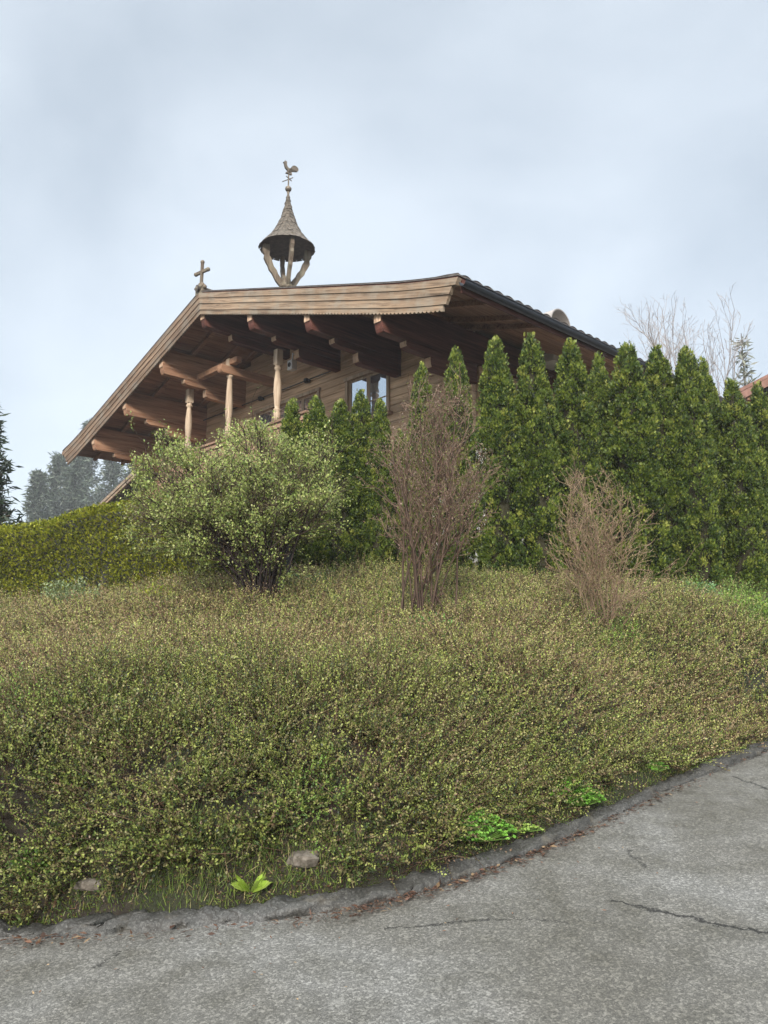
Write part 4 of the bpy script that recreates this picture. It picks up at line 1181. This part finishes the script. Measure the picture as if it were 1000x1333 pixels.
# round leaved weeds beside the kerb
def weed(px, py, rad, n, size, cols, label, long_=1.0, tall=.10):
    r = ray(px, py); rz = r[2] / r[1]; rx = r[0] / r[1]; y = 1.55 / (.05 + .05 * rx - rz); x = rx * y
    y = float(kerb_y(x)) + .11 + rad * .45
    z = float(ground_z(x, y))
    e = empty('weed', (x, y, z)); tag(e, label, 'weed')
    blocks = []; A = []; B = []
    rd = np.random.default_rng(int(px))
    for k in range(n):
        a = rd.uniform(0, 6.28); q = math.sqrt(rd.random()) * rad; ox, oy = q * math.cos(a) * 1.35, q * math.sin(a) * .85
        hz = tall * (1 - (q / rad) ** 2 * .7) * rd.uniform(.7, 1.15) + max(0, float(ground_z(x + ox, y + oy)) - z) * .9
        A.append((ox * .4, oy * .4, 0)); B.append((ox, oy, hz))
        nn = np.array([math.cos(a) * .35, math.sin(a) * .35 - .35, 1.0]) + rd.normal(0, .25, 3)
        for j in range(3 if long_ == 1.0 else 1):       # three rounded lobes
            t_ = a + (j - 1) * 1.3 if long_ == 1.0 else a
            D = np.array([math.cos(t_), math.sin(t_), .15 if long_ == 1.0 else rd.uniform(.5, 1.3)]); c_l = np.array(cols[rd.integers(len(cols))]) * rd.uniform(.8, 1.2)
            sz = size * rd.uniform(.7, 1.2)
            # a rounded lobe from six points split in two quads
            D = D / np.linalg.norm(D); Sd = np.cross(D, nn); Sd /= np.linalg.norm(Sd); U = np.cross(Sd, D); o_ = np.array(B[-1])
            if long_ == 1.0: pr = [(0, 0), (.35, .42), (.8, .40), (1.0, 0.06), (.8, -.40), (.35, -.42)]; 
            else: o_ = np.array([ox * .15, oy * .15, .01]); pr = [(0, .05), (.4, .16), (.75, .17), (1.0, 0), (.75, -.17), (.4, -.16)]
            V = np.array([o_ + D * sz * long_ * u + Sd * sz * long_ * v + U * sz * .12 * abs(v) for u, v in pr])
            blocks.append((V, np.array([[0, 1, 2, 3], [0, 3, 4, 5]]), np.tile(np.clip(c_l, 0, 1), (6, 1)), 0))
    nmesh('foliage', blocks, [M['leaf']], e)
    if long_ == 1.0: nmesh('stems', [(*segs_mesh(np.array(A), np.array(B), .0018, .0014, np.tile((.14, .24, .05), (len(A), 1))), 0)], [M['bark']], e)
WG = [(.12, .29, .03), (.17, .37, .045), (.08, .20, .022), (.23, .42, .07)]
weed(620, 1124, .185, 380, .018, WG, 'larger bright green round leaved weed clump beside the kerb', tall=.14)
weed(763, 1078, .135, 240, .018, WG, 'bright green round leaved weed clump right of the larger one by the kerb', tall=.13)
weed(866, 1032, .08, 60, .022, WG, 'small sparse bright green weed farthest right along the kerb', tall=.07)
weed(322, 1190, .05, 26, .065, [(.26, .38, .05), (.32, .42, .08)], 'yellow green rosette weed with upright long leaves by the kerb', 1.6, .10)
weed(680, 1100, .10, 40, .018, [(.20, .32, .05), (.28, .38, .08)], 'thin yellowish low weeds between the two bright green clumps', tall=.04)

# grass along the kerb
def grass():
    n = 16000
    x = rng.uniform(-3.2, 4.6, n); d = rng.uniform(.07, .36, n)
    dens = .30 + .5 * (noise2(x, x * 0, 3.1, 1) > .1) + 1.2 * np.exp(-((x + .9) / .42) ** 2)
    k = rng.random(n) < dens; x = x[k]; d = d[k]; n = len(x); y = kerb_y(x) + d
    P = np.stack([x, y, ground_z(x, y) - .005], 1)
    big_ = np.exp(-((x + .9) / .5) ** 2)
    D = unit(rng.normal(0, .38, (n, 3)) + [0, -.15, 1.0]); Nn = rdir(n) * [1, 1, .2]
    Ls = rng.uniform(.025, .065, n) * (1 + .7 * big_)
    C = palette(n, [(.13, .20, .04), (.22, .27, .07), (.36, .31, .15), (.08, .13, .03)], (4, 3, 1.5, 2))
    m = 42000; x2 = rng.uniform(-3.2, 4.6, m); y2 = kerb_y(x2) + rng.uniform(.05, .36, m)
    P2_ = np.stack([x2, y2, ground_z(x2, y2) + rng.uniform(0, .025, m)], 1)
    C2 = palette(m, [(.10, .15, .025), (.19, .20, .05), (.15, .085, .05), (.05, .07, .018), (.22, .16, .09)], (4, 2, 2, 3, 1.5))
    o = nmesh('grass', [(*kites(P, D, Nn, Ls, .0038, C, .1, .3), 0), (*kites(P2_, unit(rng.normal(0, 1, (m, 3)) * [1, 1, .5]), unit(rng.normal(0, .5, (m, 3)) + [0, 0, 1]), rng.uniform(.008, .02, m), .009, C2), 0)], [M['leaf']])
    tag(o, 'strip of thin grass and moss between the kerb and the ground cover', 'grass', kind='stuff')
grass()

# dead needles and leaves against the kerb
def litter():
    n = 5200
    x = rng.uniform(-2.6, 4.8, n)
    hot = np.exp(-((x - .05) / .42) ** 2) * 1.0 + np.exp(-((x + 1.85) / .4) ** 2) * .6 + np.exp(-((x - .95) / .4) ** 2) * .8 + np.exp(-((x - 1.75) / .5) ** 2) * .5 + .08
    k = rng.random(n) < hot; x = x[k]; n = len(x)
    d = -.10 - np.abs(rng.normal(0, .035, n)) * (1 + .8 * rng.random(n)); inner = rng.random(n) < .22; d[inner] = rng.uniform(.11, .22, inner.sum())
    y = kerb_y(x) + d; z = np.where(inner, ground_z(x, y) + .012, rplane(x, y) + .008 + rng.uniform(.0, .014, n))
    P = np.stack([x, y, z], 1); D = unit(rng.normal(0, 1, (n, 3)) * [1, .7, .12] ); Nn = unit(rng.normal(0, .3, (n, 3)) + [0, 0, 1])
    C = palette(n, [(.115, .058, .038), (.16, .085, .055), (.065, .036, .027), (.25, .17, .10)], (4, 3, 3, 1.2))
    Ls = np.where(rng.random(n) < .75, rng.uniform(.012, .035, n), rng.uniform(.03, .055, n))
    W = Ls * np.where(rng.random(n) < .7, .16, .45)
    # loose leaves scattered on the road
    m = 90; x3 = rng.uniform(-2, 4, m); y3 = kerb_y(x3) - .15 - np.abs(rng.normal(0, .35, m)); P3 = np.stack([x3, y3, rplane(x3, y3) + .014], 1)
    C3 = palette(m, [(.20, .10, .06), (.34, .24, .14), (.10, .06, .04)], (2, 1, 2))
    o = nmesh('leaf_litter', [(*kites(P, D, Nn, Ls, W, C), 0), (*kites(P3, unit(rng.normal(0, 1, (m, 3)) * [1, 1, .1]), unit(rng.normal(0, .2, (m, 3)) + [0, 0, 1]), rng.uniform(.01, .025, m), .008, C3), 0)], [M['leaf']])
    tag(o, 'red brown dead needles and leaves lying along the kerb', 'leaf litter', kind='stuff')
litter()

# stones
def rock(px, py, w_, h_, label, seed):
    r = ray(px, py); rz = r[2] / r[1]; rx = r[0] / r[1]; y = 1.55 / (.05 + .05 * rx - rz); x = rx * y; y = float(kerb_y(x)) + .14 + w_ * .45
    b = MB(); rd = random.Random(seed); n1_, n2__ = 7, 9; vs = []; fs = []
    for i in range(n1_ + 1):
        for j in range(n2__):
            a = math.pi * i / n1_; t = 2 * math.pi * j / n2__
            v = np.array([math.sin(a) * math.cos(t), math.sin(a) * math.sin(t), math.cos(a)])
            q = 1 + .16 * math.sin(3.1 * v[0] + seed) + .13 * math.sin(4.7 * v[1] + 2 * seed + 2 * v[2]) + .07 * math.sin(9 * v[0] + 7 * v[2]) + .05 * math.sin(17 * v[1] + 11 * v[0])
            vs.append((v[0] * w_ * .5 * q, v[1] * w_ * .38 * q, math.copysign(abs(v[2]) ** .6, v[2]) * h_ * (1 + .5 * (q - 1) * abs(math.sin(a))) - h_ * .15))
    for i in range(n1_):
        for j in range(n2__): fs.append((i*n2__+j, (i+1)*n2__+j, (i+1)*n2__+(j+1)%n2__, i*n2__+(j+1)%n2__))
    b.add(vs, fs); o = b.build('stone', M['stone']); o.location = (x, y, float(ground_z(x, y))); tag(o, label, 'stone')
def stonemat():
    m, nt, p, o = newmat('lichen_grey_stone'); t = tcoord(nt); n = noise(nt, t, 22, 6, .65)
    nt.links.new(ramp(nt, n, [(.3, (.04, .035, .022)), (.5, (.13, .11, .09)), (.7, (.20, .18, .15))]), p.inputs['Base Color']); p.inputs['Roughness'].default_value = .9; bump(nt, p, n, .8, .01); return m
M['stone'] = stonemat()
rock(394, 1172, .21, .038, 'flat pale stone lying under the ground cover beside the kerb', 2)
rock(108, 1196, .13, .030, 'small greyish stone at the left end of the kerb strip', 5)

# ------------------------------------------------------------------ far trees
def conifer(name, px, py, Y, Rr, label, cols, wts, n=5200, size=.5, group=None, sparse=0):
    top = at(px, py, Y); x = float(top[0]); z0 = float(ground_z(x, Y)); Hh = float(top[2]) - z0
    e = empty(name, (x, Y, z0)); tag(e, label, 'conifer', group)
    tr_ = [(0, 0, -.3), (0, 0, Hh * .5), (0, 0, Hh)]
    nmesh('trunk', [chain(tr_, [Hh * .014, Hh * .008, .02], (.10, .08, .065), 7)], [M['bark'], M['bark']], e)
    A, B = [], []; P, D, Nn = [], [], []; rd = random.Random(int(px * 7))
    z = Hh * .12
    while z < Hh * .985:
        t = z / Hh; rr = Rr * (1 - t) ** .85 * rd.uniform(.85, 1.1) + .12
        nb_ = rd.choice((5, 6, 7))
        for k in range(nb_):
            a = rd.uniform(0, 6.28); l = rr * rd.uniform(.55, 1.1)
            d = Vector((math.cos(a), math.sin(a), .25 - .5 * (1 - t) + rd.gauss(0, .08))); p = Vector((0, 0, z)); m_ = 5
            for j in range(m_):
                q = p + d.normalized() * (l / m_); d.z += .09; A.append(tuple(p)); B.append(tuple(q))
                P.append(tuple(p.lerp(q, .5))); D.append(tuple(d.normalized())); p = q
        z += Hh * .017 * rd.uniform(.8, 1.3) * (1 + sparse)
    A = np.array(A); B = np.array(B)
    brs = (*segs_mesh(A, B, .03, .02, np.tile((.09, .075, .06), (len(A), 1))), 1)
    P = np.array(P); D = np.array(D); per = max(2, int(n / len(P) * 1.6))
    P = np.repeat(P, per, 0); D = np.repeat(D, per, 0); m = len(P)
    dd = unit(D * .6 + rng.normal(0, .6, (m, 3)) + [0, 0, -.35])
    Ls = rng.uniform(.5, 1.1, m) * size
    nmesh('crown', [(*kites(P + rng.normal(0, size * .25, (m, 3)), dd, rdir(m), Ls, Ls * .22, palette(m, cols, wts, .15), .1), 0), brs], [M['needle'], M['bark']], e)
SP = [(.05, .072, .05), (.11, .14, .10), (.03, .048, .032), (.20, .22, .18)]
g_ = 'hazy conifers beyond the hedge'
conifer('spruce', 78, 590, 108, 6.8, 'leftmost hazy spruce of the far group beyond the hedge', SP, (3, 3, 2, 1), 5500, 1.0, g_, .5)
conifer('spruce', 118, 548, 119, 6.5, 'tallest hazy spruce of the far group left of the chalet', SP, (3, 3, 2, 1), 5500, 1.0, g_, .5)
conifer('spruce', 101, 578, 105, 6.1, 'hazy spruce in the middle of the far group beyond the hedge', SP, (3, 3, 2, 1), 5500, 1.0, g_, .5)
conifer('spruce', 148, 572, 115, 6.8, 'hazy spruce seen directly under the left roof corner', SP, (3, 3, 2, 1), 5500, 1.0, g_, .5)
conifer('spruce', 178, 590, 105, 6.5, 'hazy spruce farthest right, between roof corner and annex roof', SP, (3, 3, 2, 1), 5500, 1.0, g_, .5)
conifer('spruce', 52, 612, 101, 4.9, 'lowest hazy spruce at the left end of the far group', SP, (3, 3, 2, 1), 5500, 1.0, g_, .5)
conifer('fir', -22, 520, 22, 1.75, 'near dark fir cut by the left edge of the photo', [(.022, .042, .02), (.04, .065, .03), (.012, .024, .012)], (3, 2, 2), 9000, .34)
conifer('larch', 965, 434, 46, 2.6, 'frosty grey larch beside the red brown neighbouring roof', [(.20, .21, .16), (.28, .28, .23), (.12, .13, .09)], (3, 2, 2), 1300, .55, None, 1.0)

def bare_tree(px, py, Y, seed, spreadf, label, nst):
    top = at(px, py, Y); x = float(top[0]); z0 = float(ground_z(x, Y)); Hh = float(top[2]) - z0; rnd = random.Random(seed)
    e = empty('bare_tree', (x, Y, z0)); tag(e, label, 'tree', 'leafless trees behind the conifer row')
    stems = [((0, 0, -.3), (0, 0, 1), Hh * .98, .11)]
    for k in range(nst): 
        a = rnd.uniform(0, 6.28); stems.append(((0, 0, Hh * rnd.uniform(.25, .5)), (math.cos(a) * spreadf, math.sin(a) * spreadf, 1), Hh * rnd.uniform(.42, .60), .06))
    lv = [dict(wob=.05, up=.05, p=1.0, len=.24, ang=.6, start=.35), dict(wob=.10, up=.06, p=1.3, len=.42, ang=.6, start=.1), dict(wob=.14, up=.05, p=1.0, len=.5, ang=.6, start=.2), dict(wob=.14, up=.03, p=0, len=.5, ang=.6, start=.2)]
    S, T = grow(stems[:1], lambda p: p.z < Hh * 1.02, rnd, lv, [.6, .38, .25, .2]); S2, T = grow(stems[1:], lambda p: p.z < Hh * 1.02, rnd, lv, [.6, .38, .25, .2])
    print('bare', len(S))
    t1 = [s for s in S if s[4] == 0]; t2 = [(s[0], s[1], max(s[2], .009), max(s[3], .007), s[4]) for s in [q for q in S if q[4] > 0] + S2]
    nmesh('trunk', [shrub_blocks(t1, [(.17, .145, .13)], 6)], [M['bark']], e)
    nmesh('crown', [shrub_blocks(t2, [(.24, .21, .20), (.27, .24, .23), (.30, .27, .26), (.33, .30, .29)], 3)], [M['bark']], e)
bare_tree(876, 394, 44, 3, .16, 'leafless tree with upright limbs, left of the two behind the row', 7)
bare_tree(926, 399, 42, 6, .22, 'leafless tree with wider crooked limbs, right of the two behind the row', 7)

# ------------------------------------------------------------------ haze: one closed box of air
b = MB(); b.box(-110, 110, -30, 150, -6, 46)
hz = b.build('haze', [])
hm = bpy.data.materials.new('thin_haze'); hm.use_nodes = True; hn = hm.node_tree; hn.nodes.clear()
ho = hn.nodes.new('ShaderNodeOutputMaterial'); pv = hn.nodes.new('ShaderNodeVolumePrincipled')
pv.inputs['Color'].default_value = (.93, .96, 1, 1); pv.inputs['Density'].default_value = .0011; pv.inputs['Anisotropy'].default_value = .1
hn.links.new(pv.outputs[0], ho.inputs['Volume'])
hz.data.materials.append(hm)
tag(hz, kind='stuff'); hz['label'] = 'thin pale mist filling the air over the whole scene'; hz['category'] = 'haze'
